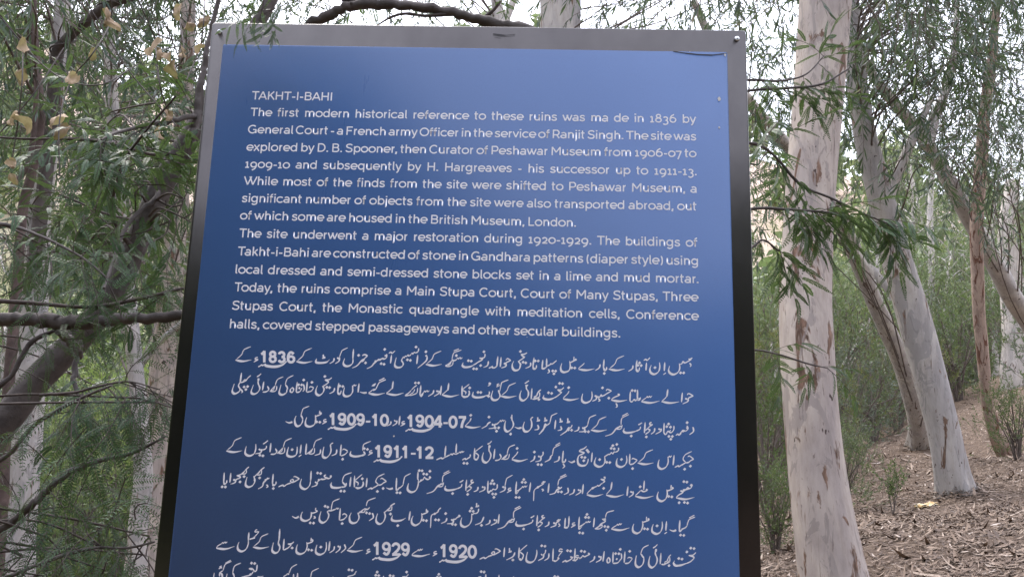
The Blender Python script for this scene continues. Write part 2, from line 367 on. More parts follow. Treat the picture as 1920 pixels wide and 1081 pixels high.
# ---- lettering: pen strokes laid on the panel as thin printed film
class Ink:
    def __init__(s): s.mb = MB(); s.k = 0
    def ribbon(s, u, v, w):
        """centre line u,v (metres on the board) and full widths w"""
        p = np.column_stack([u, v]); t = unit(np.gradient(p, axis=0)); nrm = np.column_stack([-t[:, 1], t[:, 0]])
        a, b = p + nrm * w[:, None] / 2, p - nrm * w[:, None] / 2; n = len(p)
        o = .00226 + .000010 * (s.k % 23) + np.linspace(0, .000006, n); s.k += 1
        V = np.vstack([board(a[:, 0], a[:, 1], o), board(b[:, 0], b[:, 1], o)])
        s.mb.add(V, [(i, i + 1, n + i + 1, n + i) for i in range(n - 1)])
    def poly(s, u, v):
        o = .00226 + .000010 * (s.k % 23); s.k += 1
        s.mb.add(board(np.asarray(u), np.asarray(v), np.full(len(u), o)), [tuple(range(len(u)))])
    def build(s, name): return s.mb.build(name, M['print'], sign, smooth=False)

def E(cx, cy, rx, ry, a0, a1, n=None):
    n = n or max(6, int(abs(a1 - a0) / 12)); t = np.radians(np.linspace(a0, a1, n + 1)); return np.column_stack([cx + rx * np.cos(t), cy + ry * np.sin(t)])
def L(*a): return np.array(a, float).reshape(-1, 2)
def SM(*a): return catmull(np.array(a, float).reshape(-1, 2), 6)
def J(*parts): return np.vstack(parts)
GL = {   # monoline round sans: advance, strokes (1000 units to the em, baseline 0)
 'a': (533, [J(E(262, 330, 168, 148, 150, 0), L(430, 320, 430, 0)), E(238, 152, 182, 112, 0, 360)]),
 'b': (599, [L(120, 0, 120, 722), E(325, 260, 207, 220, 0, 360)]),
 'c': (530, [E(295, 260, 240, 222, 42, 318)]),
 'd': (600, [L(480, 0, 480, 722), E(275, 260, 207, 220, 0, 360)]),
 'e': (561, [L(62, 250, 545, 250), E(290, 262, 235, 220, -3, 315)]),
 'f': (318, [J(L(125, 0, 125, 560), E(255, 560, 130, 122, 180, 80)), L(25, 478, 285, 478)]),
 'g': (605, [E(275, 268, 207, 212, 0, 360), J(L(480, 520, 480, 0), E(280, -15, 200, 160, 0, -148))]),
 'h': (576, [L(120, 0, 120, 722), J(E(290, 300, 168, 176, 180, 0), L(458, 300, 458, 0))]),
 'i': (232, [L(116, 0, 116, 520), L(116, 622, 116, 722)]),
 'j': (236, [J(L(118, 520, 118, -70), E(30, -70, 88, 100, 0, -85)), L(118, 622, 118, 722)]),
 'k': (520, [L(120, 0, 120, 722), L(130, 195, 440, 520), L(235, 300, 468, 0)]),
 'l': (258, [J(L(115, 722, 115, 130), E(190, 120, 75, 78, 180, 285))]),
 'm': (872, [L(120, 0, 120, 520), J(E(270, 320, 150, 156, 180, 0), L(420, 320, 420, 0)), J(E(588, 320, 160, 156, 165, 0), L(748, 320, 748, 0))]),
 'n': (576, [L(120, 0, 120, 520), J(E(290, 300, 168, 176, 180, 0), L(458, 300, 458, 0))]),
 'o': (589, [E(294, 260, 240, 222, 0, 360)]),
 'p': (599, [L(120, -198, 120, 520), E(325, 260, 207, 220, 0, 360)]),
 'q': (600, [L(480, -198, 480, 520), E(275, 260, 207, 220, 0, 360)]),
 'r': (362, [L(120, 0, 120, 520), E(300, 290, 180, 188, 180, 92)]),
 's': (478, [SM(405, 415, 330, 470, 230, 480, 130, 450, 92, 375, 140, 305, 240, 268, 345, 232, 395, 160, 365, 75, 250, 40, 130, 58, 48, 122)]),
 't': (345, [J(L(130, 680, 130, 130), E(208, 122, 78, 82, 180, 292)), L(25, 478, 295, 478)]),
 'u': (566, [J(L(108, 520, 108, 215), E(275, 215, 167, 175, 180, 360), L(442, 215, 442, 520)), L(455, 260, 455, 0)]),
 'v': (490, [L(40, 520, 245, 30), L(245, 30, 450, 520)]),
 'w': (760, [L(40, 520, 222, 30), L(222, 30, 425, 520), L(338, 520, 542, 30), L(542, 30, 722, 520)]),
 'x': (490, [L(45, 520, 445, 0), L(445, 520, 45, 0)]),
 'y': (490, [L(40, 520, 252, 30), J(L(450, 520, 215, -90), E(130, -62, 90, 100, -20, -110))]),
 'A': (660, [L(30, 0, 330, 695), L(330, 695, 630, 0), L(140, 215, 520, 215)]),
 'B': (660, [L(125, 0, 125, 710), J(L(125, 668, 380, 668), E(385, 522, 150, 146, 90, -90), L(125, 376)), J(L(125, 376, 390, 376), E(395, 208, 175, 168, 90, -90), L(125, 42))]),
 'C': (690, [E(365, 355, 310, 320, 44, 316)]),
 'D': (716, [L(125, 0, 125, 710), J(L(125, 668, 330, 668), E(335, 355, 290, 313, 90, -90), L(125, 42))]),
 'F': (590, [L(125, 0, 125, 710), L(125, 668, 540, 668), L(125, 360, 480, 360)]),
 'G': (745, [J(E(370, 355, 315, 320, 46, 322)), L(400, 320, 640, 320), L(640, 350, 640, 20)]),
 'H': (722, [L(125, 0, 125, 710), L(597, 0, 597, 710), L(125, 360, 597, 360)]),
 'I': (262, [L(131, 0, 131, 710)]),
 'K': (620, [L(125, 0, 125, 710), L(130, 275, 545, 710), L(275, 420, 590, 0)]),
 'L': (545, [L(125, 0, 125, 710), L(125, 42, 510, 42)]),
 'M': (840, [L(120, 0, 120, 700), L(125, 690, 420, 250), L(420, 250, 715, 690), L(720, 700, 720, 0)]),
 'O': (760, [E(380, 355, 318, 318, 0, 360)]),
 'P': (625, [L(125, 0, 125, 710), J(L(125, 668, 370, 668), E(380, 475, 175, 193, 90, -90), L(125, 282))]),
 'R': (650, [L(125, 0, 125, 710), J(L(125, 668, 375, 668), E(385, 475, 170, 193, 90, -90), L(125, 282)), L(385, 282, 570, 0)]),
 'S': (610, [SM(540, 590, 440, 660, 310, 672, 165, 632, 108, 528, 160, 425, 310, 365, 460, 315, 528, 205, 480, 85, 320, 38, 160, 68, 50, 145)]),
 'T': (600, [L(20, 668, 580, 668), L(300, 668, 300, 0)]),
 'W': (1010, [L(25, 705, 300, 25), L(300, 25, 575, 705), L(445, 705, 710, 25), L(710, 25, 985, 705)]),
 '-': (360, [L(50, 250, 310, 250)]), '.': (225, [L(112, 0, 112, 108)]), ',': (225, [L(120, 108, 120, 20), L(124, 30, 78, -105)]),
 '(': (300, [E(300, 300, 200, 440, 125, 235)]), ')': (300, [E(0, 300, 200, 440, 55, -55)]),
 '0': (590, [E(295, 260, 235, 222, 0, 360)]),
 '1': (400, [L(60, 425, 210, 505), L(210, 520, 210, 0), L(60, 42, 350, 42)]),
 '2': (510, [J(E(245, 330, 165, 148, 160, 0), L(395, 260, 330, 195, 80, 20)), L(75, 42, 455, 42)]),
 '3': (510, [J(E(235, 335, 160, 140, 150, -80)), E(230, 15, 190, 180, 88, -145)]),
 '6': (600, [E(300, 235, 215, 195, 0, 360), SM(85, 240, 110, 420, 210, 580, 390, 690)]),
 '7': (490, [L(35, 478, 455, 478), L(435, 505, 190, -190)]),
 '8': (590, [E(295, 540, 160, 132, 0, 360), E(295, 205, 210, 168, 0, 360)]),
 '9': (600, [E(295, 280, 215, 198, 0, 360), SM(510, 290, 490, 100, 385, -70, 190, -185)]),
}
TEXT = [("TAKHT-I-BAHI", 471.2, 187.3, 622.6, 189.7),
 ("The first modern historical reference to these ruins was ma de in 1836 by", 468.6, 218.4, 1305.2, 231.6),
 ("General Court - a French army Officer in the service of Ranjit Singh. The site was", 464.8, 250.6, 1305.5, 264.2),
 ("explored by D. B. Spooner, then Curator of Peshawar Museum from 1906-07 to", 462, 283.3, 1305.8, 295.7),
 ("1909-10 and subsequently by H. Hargreaves - his successor up to 1911-13.", 459, 315.2, 1305.5, 329.4),
 ("While most of the finds from the site were shifted to Peshawar Museum, a", 456.6, 347, 1306, 362),
 ("significant number of objects from the site were also transported abroad, out", 453, 379.4, 1306.8, 395),
 ("of which some are housed in the British Museum, London.", 450, 411.7, 1079.5, 425.6),
 ("The site underwent a major restoration during 1920-1929. The buildings of", 447.4, 445.2, 1308.5, 463),
 ("Takht-i-Bahi are constructed of stone in Gandhara patterns (diaper style) using", 444.8, 479, 1308.7, 497.3),
 ("local dressed and semi-dressed stone blocks set in a lime and mud mortar.", 441.6, 512.8, 1309, 531),
 ("Today, the ruins comprise a Main Stupa Court, Court of Many Stupas, Three", 438.4, 546.2, 1310.3, 565.2),
 ("Stupas Court, the Monastic quadrangle with meditation cells, Conference", 434.4, 580.6, 1311, 600.3),
 ("halls, covered stepped passageways and other secular buildings.", 431, 615, 1162.5, 632.6)]
EM = .0272; WID = 1.04; PEN = 108; KERN = {'Ta': -70, 'To': -70, 'TA': -50, 'AH': 0, 'Th': -10, 'y,': -40, 'r,': -40, 'r.': -40, 'ry': -10, 'ff': -10, 'rv': 5, '07': -20, '-1': -10}
def text_line(s, x0, y0, x1, y1, name):
    (ua, ub), (va, vb) = to_board([x0, x1], [y0, y1]); W = ub - ua
    nat = sum(GL[c][0] + KERN.get(s[i:i + 2], 0) for i, c in enumerate(s) if c != ' ') * EM * WID / 1000; ns = s.count(' ')
    first = min(st[:, 0].min() for st in GL[s[0]][1]) * EM / 1000 - PEN * .5 * EM / 1000
    ad, st_ = GL[s[-1]]; last = (ad - max(q[:, 0].max() for q in st_) - PEN * .5) * EM / 1000
    k = WID
    if ns: sp_ = (W + first + last - nat) / ns
    else: sp_ = 0; k = WID * (W + first + last) / nat
    if ns and sp_ < .11 * EM: k = WID * (W + first + last - ns * .11 * EM) / nat; sp_ = .11 * EM
    if ns and sp_ > .62 * EM: k = WID * (W + first + last - ns * .60 * EM) / nat; sp_ = .60 * EM
    ink = Ink(); u = ua - first
    for i, c in enumerate(s):
        if c == ' ': u += sp_; continue
        for q in GL[c][1]:
            uu = u + q[:, 0] * EM / 1000 * k; base = va + (vb - va) * (uu - ua) / W
            wd = PEN * (1.28 if c in '.,' or (c in 'ij' and q[:, 1].min() > 600) else 1.0)
            ink.ribbon(uu, base + q[:, 1] * EM / 1000, np.full(len(q), wd * EM / 1000))
        u += (GL[c][0] + KERN.get(s[i:i + 2], 0)) * EM / 1000 * k
    return ink.build(name)
for i, t in enumerate(TEXT): text_line(*t, 'heading' if i == 0 else 'english_line')

# ---- the Urdu lines, written with a slanted reed nib. Each block is one window of the board (x, y of its corner, six units to
# the pixel); letters: a upright, n nib, m medium, t thin, e tapering tail, h heavy blob, f flat foot, r dash, d dots
URDU = [("urdu_line", [(1000, 640, """
m 1787 183 1765 196 1742 200|m 1778 200 1740 222 1703 240 1680 225 1672 245 1648 258|n 1640 245 1645 300 1625 345 1580 370 1540 358 1520 325 1530 275|e 1756 242 1772 265 1760 285|d 1655 352 1690 352
a 1477 232 1471 330|t 1490 350 1460 373|n 1418 235 1421 290 1405 340 1360 367 1320 350 1310 310 1325 265|d 1367 293|a 1272 235 1265 325|m 1240 215 1260 200 1280 210 1312 180
a 1165 210 1154 300|n 1152 290 1165 328 1185 328 1194 290|d 1193 240 1175 268 1212 270|e 1120 268 1112 305 1068 334|K 1020 160
a 795 200 787 300|n 787 285 800 318 820 316 824 285|d 797 358|e 752 255 740 295 697 325|t 575 240 555 262 520 290 508 305|f 508 312 600 322 690 305
h 482 195 470 212|t 457 170 455 212|m 480 205 445 222 410 240|n 408 220 415 280 400 325 350 345 315 330 308 290 320 245|d 432 295 466 297
m 262 212 230 240 205 258|m 205 258 195 250 185 262 150 278|a 150 190 148 290|n 150 285 120 303 90 300|a 107 205 97 300|d 218 330 250 332 232 362|e 168 310 180 340 158 356"""),
(700, 640, """
a 1808 180 1795 285|n 1795 275 1805 305 1830 300 1836 265|d 1820 218 1855 218|e 1770 235 1765 275 1712 302|d 1685 232 1715 240 1655 112|m 1730 125 1700 142 1660 145|m 1660 145 1690 172 1700 178 1660 205 1632 225|n 1628 220 1652 248 1655 265 1640 310 1600 325 1570 305 1563 260 1580 220
t 1490 212 1510 192 1548 212|m 1548 212 1505 232 1485 245|h 1488 240 1470 256|e 1492 245 1490 278 1440 297|a 1438 175 1428 285|a 1402 165 1390 280|m 1392 275 1362 295 1330 290|m 1345 275 1325 288 1300 300
e 1296 220 1285 268 1240 292|d 1245 115 1208 270 1130 305 1162 308 1070 215 1102 220|m 1257 138 1255 170 1235 185 1195 192|m 1195 182 1228 202 1185 228 1150 252 1120 268|n 1135 262 1090 282 1030 288 1003 268 1012 235
t 1003 180 985 192 975 180 960 195 950 185 935 205|m 937 205 905 215 885 202|t 992 95 920 120 900 140 885 200|t 965 82 905 106|d 935 158|m 890 210 850 250 810 275|t 900 222 890 262 850 280 812 275|t 878 228 865 252 842 270
K 765 107|h 592 152 600 168|e 607 165 600 210 560 250 500 298|d 593 115|a 502 150 490 252|d 482 62
m 512 75 506 110 478 130|t 478 130 460 122 448 142 438 130 420 150|m 425 150 400 162 390 152 375 170|t 378 170 360 165 350 184 340 175 325 195|m 328 190 320 215 335 235|n 330 222 338 260 310 288 265 290 243 260 260 180|d 385 205 418 212
a 207 150 195 245|m 175 135 195 120 215 130 247 103|d 130 88 90 248 122 255|h 140 150 140 170|m 152 140 150 180 115 202|m 120 198 98 192 80 208 60 202 40 217 15 218"""),
(400, 640, """
m 1918 185 1890 197 1870 205 1842 217|e 1848 212 1810 245 1780 280 1728 305
m 1678 160 1702 147 1738 160|m 1738 162 1705 190 1690 218 1660 225|d 1715 240 1637 155|e 1698 195 1665 220 1620 270 1565 298|a 1580 85 1572 195|n 1574 185 1570 240 1535 272 1490 275 1465 245 1480 190
t 1515 70 1455 100 1440 125 1420 180|h 1412 180 1400 196|e 1425 178 1415 220 1375 248|e 1362 185 1355 220 1312 248|n 1310 200 1280 230 1220 240 1165 236 1157 215 1165 192|m 1240 145 1240 190|t 1225 190 1258 183 1248 170
K 1110 75|Z 485 205|S 828 225|K 425 58|1 540 105 600 235|8 630 107 714 238|3 733 110 817 240|6 832 112 922 242""")]),
("urdu_line", [(1000, 700, """
t 1727 240 1747 224 1798 250|m 1798 250 1755 268 1735 285|h 1722 275 1712 292|e 1738 280 1735 312 1678 340|a 1674 213 1665 320|a 1512 175 1500 260|t 1502 250 1480 278 1445 308|f 1440 314 1540 330 1640 316
t 1335 250 1315 265 1305 255 1290 268 1280 258 1265 275|t 1267 272 1230 298 1215 314|f 1215 315 1320 328 1420 306
h 1196 275 1185 290|t 1206 265 1195 295 1168 300|a 1172 180 1168 290|m 1168 285 1150 302 1130 292 1110 315 1088 312|a 1090 200 1085 310|d 1110 190 1143 193
m 947 228 968 240 938 254 900 272 877 292|f 875 298 970 310 1055 296|e 928 330 942 365 925 382
d 777 160|t 817 195 832 177 880 195|m 880 195 830 222 800 242 770 252 760 238 745 262 705 258|h 707 245 692 260|e 715 245 705 288 663 310|e 728 275 748 300 730 312|d 848 275|n 657 200 660 260 640 305 590 328 550 310 545 270 555 225
d 397 158|m 402 195 385 228|t 390 222 350 260 335 278|f 335 284 420 297 515 278|d 295 110 328 113 253 150|m 345 155 312 182 270 182|m 270 182 310 208 318 212 265 255 230 275|n 250 264 200 286 150 290 112 272 120 240|d 170 215 206 222
m 87 180 62 197 45 218|t 75 212 65 265 30 272 5 266|t 45 218 35 245 5 262|m 70 260 40 280 0 290|d 62 290"""),
(700, 700, """
m 1887 180 1865 200 1850 218|t 1865 208 1870 255 1835 277 1805 276|t 1850 220 1838 250 1812 264|m 1870 258 1830 282 1788 286|a 1785 165 1775 288|d 1862 290
m 1752 78 1730 95 1703 112|m 1742 125 1722 147 1724 180|n 1724 170 1745 212 1735 265 1690 302 1655 285 1650 240 1665 190|h 1722 125 1722 148|K 1605 103
t 1520 70 1455 95 1440 115 1425 190|m 1427 190 1405 208|t 1418 115 1395 120 1400 136 1425 132|t 1410 136 1385 150|m 1407 185 1420 225|n 1415 205 1425 255 1395 292 1350 296 1328 260 1345 190
m 1307 200 1302 235 1272 252|n 1278 242 1230 262 1160 268 1120 250 1125 205|d 1178 210 1210 212 1298 255|t 1318 120 1302 115 1305 104 1320 112 1310 128 1288 140
d 1085 160|m 1077 190 1082 235 1055 262|n 1078 215 1070 250 1030 262 1000 252|t 1082 118 1020 165 1003 188|a 1000 135 998 255|t 1005 187 1042 208 1035 232|a 850 105 840 190|t 840 180 800 217 775 235|f 772 240 870 258 968 236
a 767 135 755 240|h 725 190 714 206|e 740 190 737 222 685 255|e 682 185 670 222 618 255|t 632 190 615 202 605 192 590 206 580 196 565 217|m 567 215 540 237|a 537 130 526 240|n 560 222 548 250 526 240|d 475 105 511 105
m 492 130 462 152 432 182|t 500 160 490 217 430 242 398 240|t 468 175 452 208 412 236|m 430 185 400 217 362 245 410 242
a 225 85 215 172|t 217 160 180 197 150 218|f 148 224 250 240 345 216|t 142 65 75 97 55 122 28 178|t 128 48 65 80|m 22 127 0 140|m 30 175 0 192|f -50 222 40 236 130 218"""),
(400, 690, """
t 1942 130 1880 155 1855 182 1830 238|t 1925 113 1865 140|m 1832 172 1805 185 1785 203|t 1832 235 1800 240 1770 262 1750 275|f 1748 282 1840 298 1932 278|r 1650 266 1690 276 1728 274
a 1642 170 1630 272|t 1613 185 1597 197 1588 187 1570 202|m 1572 195 1570 225|n 1566 195 1570 260 1540 305 1490 315 1465 285 1478 215
a 1415 165 1400 280|n 1400 265 1415 287 1432 284 1442 250|d 1425 200 1459 205|e 1368 220 1355 260 1308 285|d 1280 213 1311 217 1258 92|m 1335 105 1305 127 1257 130|m 1257 130 1298 155 1265 185 1232 205|n 1228 200 1248 230 1235 275 1195 303 1160 285 1158 240 1175 195
d 1112 158|a 1060 150 1050 265|t 1082 222 1095 207 1132 215|m 1132 217 1105 255 1052 270|d 1020 132|m 1017 178 1027 230 1010 262|a 947 155 935 268|h 962 218 980 228|m 1000 222 975 262 935 272|d 963 185 997 187|m 895 213 870 240 872 265 893 268 907 240 893 213
t 905 80 845 110 825 140 812 185|m 815 185 838 222 825 255|n 833 230 825 272 780 298 745 275 765 185
t 790 95 735 120 715 145 700 190|t 717 197 710 247 675 262 638 256|t 692 205 680 240 648 252|m 702 195 662 235 640 262|m 612 200 627 238 600 262 558 268|a 572 150 556 247|m 542 60 520 80 493 97|h 512 112 510 140|m 522 118 507 150 513 190|n 510 178 527 222 505 268 460 290 430 265 455 185
m 427 80 392 110 370 142|t 370 148 360 128 340 142|m 382 130 345 152 300 162|a 322 50 305 165|m 302 160 287 195 298 222|n 294 205 305 245 275 275 240 285 217 255 240 175|d 350 210 390 205 370 238|e 313 235 332 262 318 277""")]),
("urdu_line", [(1000, 760, """
m 1792 240 1802 265|e 1797 250 1798 290 1755 325|d 1728 190|m 1727 225 1737 260 1712 287|h 1722 242 1732 256|m 1712 287 1680 278 1665 292 1642 320|h 1688 283 1672 292|m 1665 308 1640 328 1620 320 1600 335
m 1580 225 1577 270 1547 302 1512 288 1495 318|t 1542 272 1530 292|d 1520 205 1500 235 1541 240|a 1470 195 1465 305|m 1465 300 1482 322 1502 312|d 1523 345 1562 345 1545 376|h 1420 255 1410 272|e 1436 255 1430 287 1373 320|e 1365 250 1358 290 1322 320
J 1255 185|K 820 123|t 705 103 640 130 625 155 610 220|m 612 220 590 240 568 247|d 583 290 619 292|h 565 245 552 260|e 578 245 570 287 513 293|e 512 235 503 272 460 290
m 437 215 422 245 390 252|e 400 240 372 285 303 333|m 387 140 388 190|t 373 192 408 185 398 172|d 395 270 430 275|m 307 230 317 257|e 312 240 315 267 273 280|m 303 140 306 182|t 290 185 325 180 316 167
a 252 160 240 262|t 270 83 210 110 200 130 185 195|m 187 195 152 217 130 202|e 148 210 120 252 63 323|m 132 130 132 172|t 118 175 152 168 143 155|m 47 215 60 242|e 57 228 55 262 13 272|m 50 128 50 172|t 36 175 70 168 60 155"""),
(700, 750, """
m 1798 188 1775 203 1772 230|n 1772 210 1782 260 1775 310 1740 348 1700 345 1685 300 1700 240|e 1932 262 1912 330 1865 382|r 1590 298 1630 314 1668 306|m 1560 160 1557 195 1562 230|n 1560 215 1577 270 1555 320 1510 350 1480 325 1480 270 1490 230|d 1545 378|h 1552 185 1558 205
t 1482 220 1465 232 1455 222 1440 237 1430 227 1415 247|m 1417 242 1392 264 1365 268|d 1372 310 1410 308 1387 346|h 1350 265 1338 282|e 1365 265 1360 307 1298 318|d 1302 188|e 1320 242 1290 262 1275 285 1220 316
d 1097 168|m 1102 200 1085 238|t 1085 235 1050 272 1035 288|f 1033 293 1120 307 1210 293|7 958 178 1048 310|0 850 174 945 312|- 790 245 840 266|4 680 168 777 305|0 583 167 680 304|9 478 163 572 301|1 387 162 447 299|S 683 287|Z 335 263
a 302 175 290 277|h 250 225 240 236|e 266 225 262 257 218 287|e 200 235 195 265 156 287|0 80 156 174 290|1 -10 153 50 286"""),
(400, 750, """
1 1312 143 1372 277|9 1405 145 1497 279|0 1510 147 1602 281|9 1612 150 1704 284|- 1718 228 1768 249|S 1610 267|Z 1255 240
h 1217 135 1205 150|t 1202 115 1195 150|m 1222 150 1195 165 1153 180|n 1150 165 1155 215 1140 270 1090 295 1045 280 1040 235 1055 190|d 1165 242 1201 245|t 1082 65 1020 90 1005 115 988 170|m 990 168 1010 205|n 1010 190 1005 240 985 275 950 290 925 265 920 215 935 175|r 815 237 855 252 893 243""")]),
("urdu_line", [(1000, 820, """
B 1803 240|a 1582 195 1570 307|t 1555 200 1540 217 1530 207 1515 222|n 1512 212 1515 275 1490 328 1440 350 1405 325 1405 280 1415 245|K 1345 133
t 1105 245 1120 232 1168 250|m 1168 252 1122 292 1083 300|a 1085 180 1080 295|d 1115 345|n 1047 200 1050 260 1030 305 985 328 940 310 935 265 945 230|d 990 243 938 75
m 957 110 955 142 925 162|t 927 160 905 160 895 180 875 167 860 187 845 180|m 848 183 812 205 800 222|n 800 205 805 265 780 310 735 325 692 300 690 260 705 220|d 893 88 875 118 909 125 825 275 859 278 745 245
a 662 165 652 272|m 600 95 567 122 532 135 512 150|d 604 140 618 158|m 512 150 562 165 575 172|m 575 172 512 202 500 240|n 513 195 498 235 505 290 540 313 590 305 612 268 617 235|d 545 217 580 222 567 257|r 392 260 430 277 468 260
a 337 145 325 265|n 325 250 335 272 358 265 364 235|e 333 290 350 320 328 342|e 292 205 283 252 233 275|t 305 75 245 105 225 130 215 190|t 302 55 248 87|m 217 190 187 215|e 200 205 180 245 128 272
m 110 155 107 192 77 217|h 70 205 57 217|e 85 205 80 252 23 270|d 53 300 90 303 12 160|e 18 200 5 245 -35 270"""),
(700, 815, """
d 1618 150|m 1627 185 1610 217|t 1610 215 1575 252 1560 268|f 1558 275 1650 292 1740 267|t 1595 108 1540 130 1520 155 1505 210|t 1532 210 1520 257 1485 272 1448 267|t 1502 220 1487 250 1458 264|m 1512 215 1472 247 1442 275|m 1422 210 1437 247 1412 277 1368 286
a 1367 155 1355 267|m 1332 65 1310 90 1283 102|h 1308 112 1305 145|m 1320 120 1302 150 1306 190|n 1304 175 1323 225 1305 278 1270 308 1235 290 1228 245 1240 195
a 1142 145 1135 270|t 1232 120 1170 167 1140 192|t 1145 195 1182 225 1177 258|n 1183 235 1170 270 1137 272|m 1092 215 1087 245 1060 262|m 1075 255 1045 272 1030 264 1000 280|d 1020 315 1056 318
t 1024 180 1005 192 998 182 985 197 975 190 955 207|a 937 95 930 200|m 957 202 925 217|t 927 215 900 207 890 222 875 212 855 230|a 817 120 805 240|m 857 224 805 250|m 807 248 780 264 760 257 710 278
2 583 128 680 266|1 490 127 552 264|- 425 198 478 219|1 328 119 390 259|1 233 117 295 256|9 118 115 210 252|1 23 113 87 250|S 325 242"""),
(400, 810, """
Z 1770 230|d 1700 182 1736 190|m 1692 212 1708 245 1672 265|t 1775 98 1710 125 1690 145 1682 205|n 1695 240 1660 262 1590 270 1545 250 1550 210
t 1455 197 1475 187 1515 210|m 1515 215 1482 247 1437 264|a 1442 135 1430 260|d 1457 300|e 1392 190 1383 237 1333 262|m 1352 115 1322 137 1325 170|n 1320 155 1327 200 1310 250 1270 285 1235 270 1235 220 1248 160
e 1210 190 1200 237 1143 258|t 1225 65 1165 90 1145 115 1130 170|t 1142 175 1137 227 1107 242 1072 237|t 1117 185 1102 220 1078 232|m 1127 178 1092 212 1047 246|a 1052 125 1040 248
a 992 135 980 237|t 995 250 963 273|n 947 160 945 210 930 255 880 273 835 255 838 205 850 165|d 890 193|t 885 65 825 90 805 115 790 165|t 807 168 802 222 767 237 733 230|t 782 178 772 210 743 224|m 792 168 752 207 720 238|m 702 180 717 217 692 242 648 245|a 652 120 640 222
m 619 90 595 110 563 132|m 602 150 595 180 560 197|h 530 185 517 200|m 562 192 535 202|e 545 185 537 227 473 240|d 528 255 562 262|n 482 130 480 190 460 240 410 262 365 240 365 195 375 155|K 322 57""")]),
("urdu_line", [(1000, 880, """
d 1692 132 1726 137 1775 172|t 1790 165 1772 200 1748 212 1735 198 1715 218|m 1762 205 1722 220 1680 224|m 1718 218 1690 237 1650 236|m 1650 234 1682 252 1637 280 1605 308|f 1605 315 1710 330 1810 308|d 1638 368 1698 365 1733 372
h 1572 195 1560 210|t 1550 170 1545 212|m 1577 205 1542 224 1503 236|n 1500 220 1505 275 1485 328 1440 352 1400 330 1393 290 1405 245|d 1521 298 1556 303
h 1280 215 1270 232|a 1247 120 1240 225|m 1282 230 1240 244 1208 228|d 1200 190|t 1208 230 1172 265 1147 288|f 1145 298 1250 315 1350 293|h 1105 240 1095 256|e 1121 240 1117 277 1073 308|a 1064 185 1052 292
a 884 135 872 220|t 874 213 840 252 820 275|f 818 284 920 302 1018 277|h 800 75 800 90|m 812 88 792 107 757 107|m 757 102 800 127 780 147|t 778 150 757 162 745 182|t 752 165 735 182 722 174 705 192|h 682 197 654 212|m 707 187 652 210|t 657 210 615 252 602 272|f 600 280 690 296 785 273|d 790 207
a 562 160 550 270|h 515 220 505 234|e 529 220 527 252 476 285|e 462 215 450 257 403 282|m 387 200 392 227|e 389 208 390 252 343 278|d 280 245 316 248|t 378 65 310 95 285 120 275 175|t 367 50 300 82|m 322 190 302 207 273 190|e 310 200 265 225 240 260 183 278
a 177 150 165 257|m 137 130 112 142 90 152|t 130 140 105 130|m 122 152 82 177 55 192|h 62 187 40 202|t 50 197 22 215 7 240 5 290 2 350|e 93 215 114 227 98 240"""),
(700, 880, """
a 1770 140 1755 247|t 1732 175 1715 192 1705 182 1690 197 1680 187 1665 207|m 1667 202 1637 227 1605 240|d 1693 108 1675 138 1711 141|a 1612 130 1600 255|n 1600 240 1612 262 1637 238|d 1606 308 1641 310|Z 1530 230
t 1568 58 1510 90 1495 115 1480 185|h 1468 185 1455 202|e 1484 185 1477 227 1423 254
m 1395 160 1392 205 1367 227|t 1367 222 1345 217 1330 237 1315 227|m 1342 230 1302 244 1282 240|a 1292 120 1285 245|m 1285 240 1300 257 1317 240|d 1340 122 1324 153 1358 157 1343 270 1377 272 1357 308|h 1238 185 1228 202|e 1254 185 1250 222 1193 250|e 1180 190 1170 227 1130 245|J 1048 110
h 642 72 632 92|d 638 15 568 45 603 50 518 8 550 10|m 652 85 617 107 587 97|t 587 97 575 82 565 107|h 548 110 532 125|m 567 105 522 132|a 505 20 500 110|n 508 100 505 170 480 230 430 250 390 225 390 180 400 150|m 545 112 525 132 505 142
t 422 40 365 70 350 95 335 170|m 337 170 307 197 283 207|a 264 90 258 215|n 258 205 270 224 297 205|d 268 255 303 258|r 145 200 185 215 222 206|B 150 130"""),
(400, 870, """
B 1950 190|a 1732 150 1722 252|d 1678 160|m 1687 190 1690 235 1660 262|n 1685 215 1672 250 1635 266 1600 257|a 1592 125 1588 255|t 1677 110 1620 157 1595 182|t 1600 187 1632 207 1627 234
a 1550 140 1538 247|t 1560 90 1490 115 1465 145 1452 195|m 1497 205 1492 242 1450 257|n 1465 247 1400 262 1340 255 1325 225 1335 200|d 1438 298 1476 300|m 1455 195 1480 225 1490 240
h 1325 122 1325 140|m 1332 140 1302 157 1280 152|t 1290 150 1258 140 1250 124 1272 116|m 1282 152 1242 167 1212 162|h 1197 165 1182 180|m 1212 162 1175 192|d 1176 95 1211 100|h 1160 195 1150 206|e 1174 195 1162 232 1108 252|a 1104 70 1098 180|n 1100 165 1085 235 1040 275 995 260 980 220 995 160
H 972 160|a 677 105 668 220|n 668 210 680 232 705 220 710 190|d 678 268|m 637 150 602 167 580 172|t 632 160 605 152|e 604 170 570 202 555 245 506 275|e 603 225 617 247 598 262
m 580 30 547 55 530 72|t 547 60 542 107 512 117 488 112|t 527 70 517 95 493 107|m 532 72 492 112 460 142|n 458 130 472 180 450 230 405 253 370 235 370 190 385 140|h 470 165 465 185|d 525 150
m 407 25 377 50 360 67|t 377 57 372 97 342 107 318 102|t 357 67 347 90 323 102|m 352 77 312 112 265 127|m 267 122 310 142 282 162|h 245 165 232 182|m 287 157 252 172|e 259 165 247 202 198 220|d 350 135 305 195|a 202 95 190 202|a 127 90 120 205|n 120 195 130 217 152 205 158 175|d 103 250 139 252""")]),
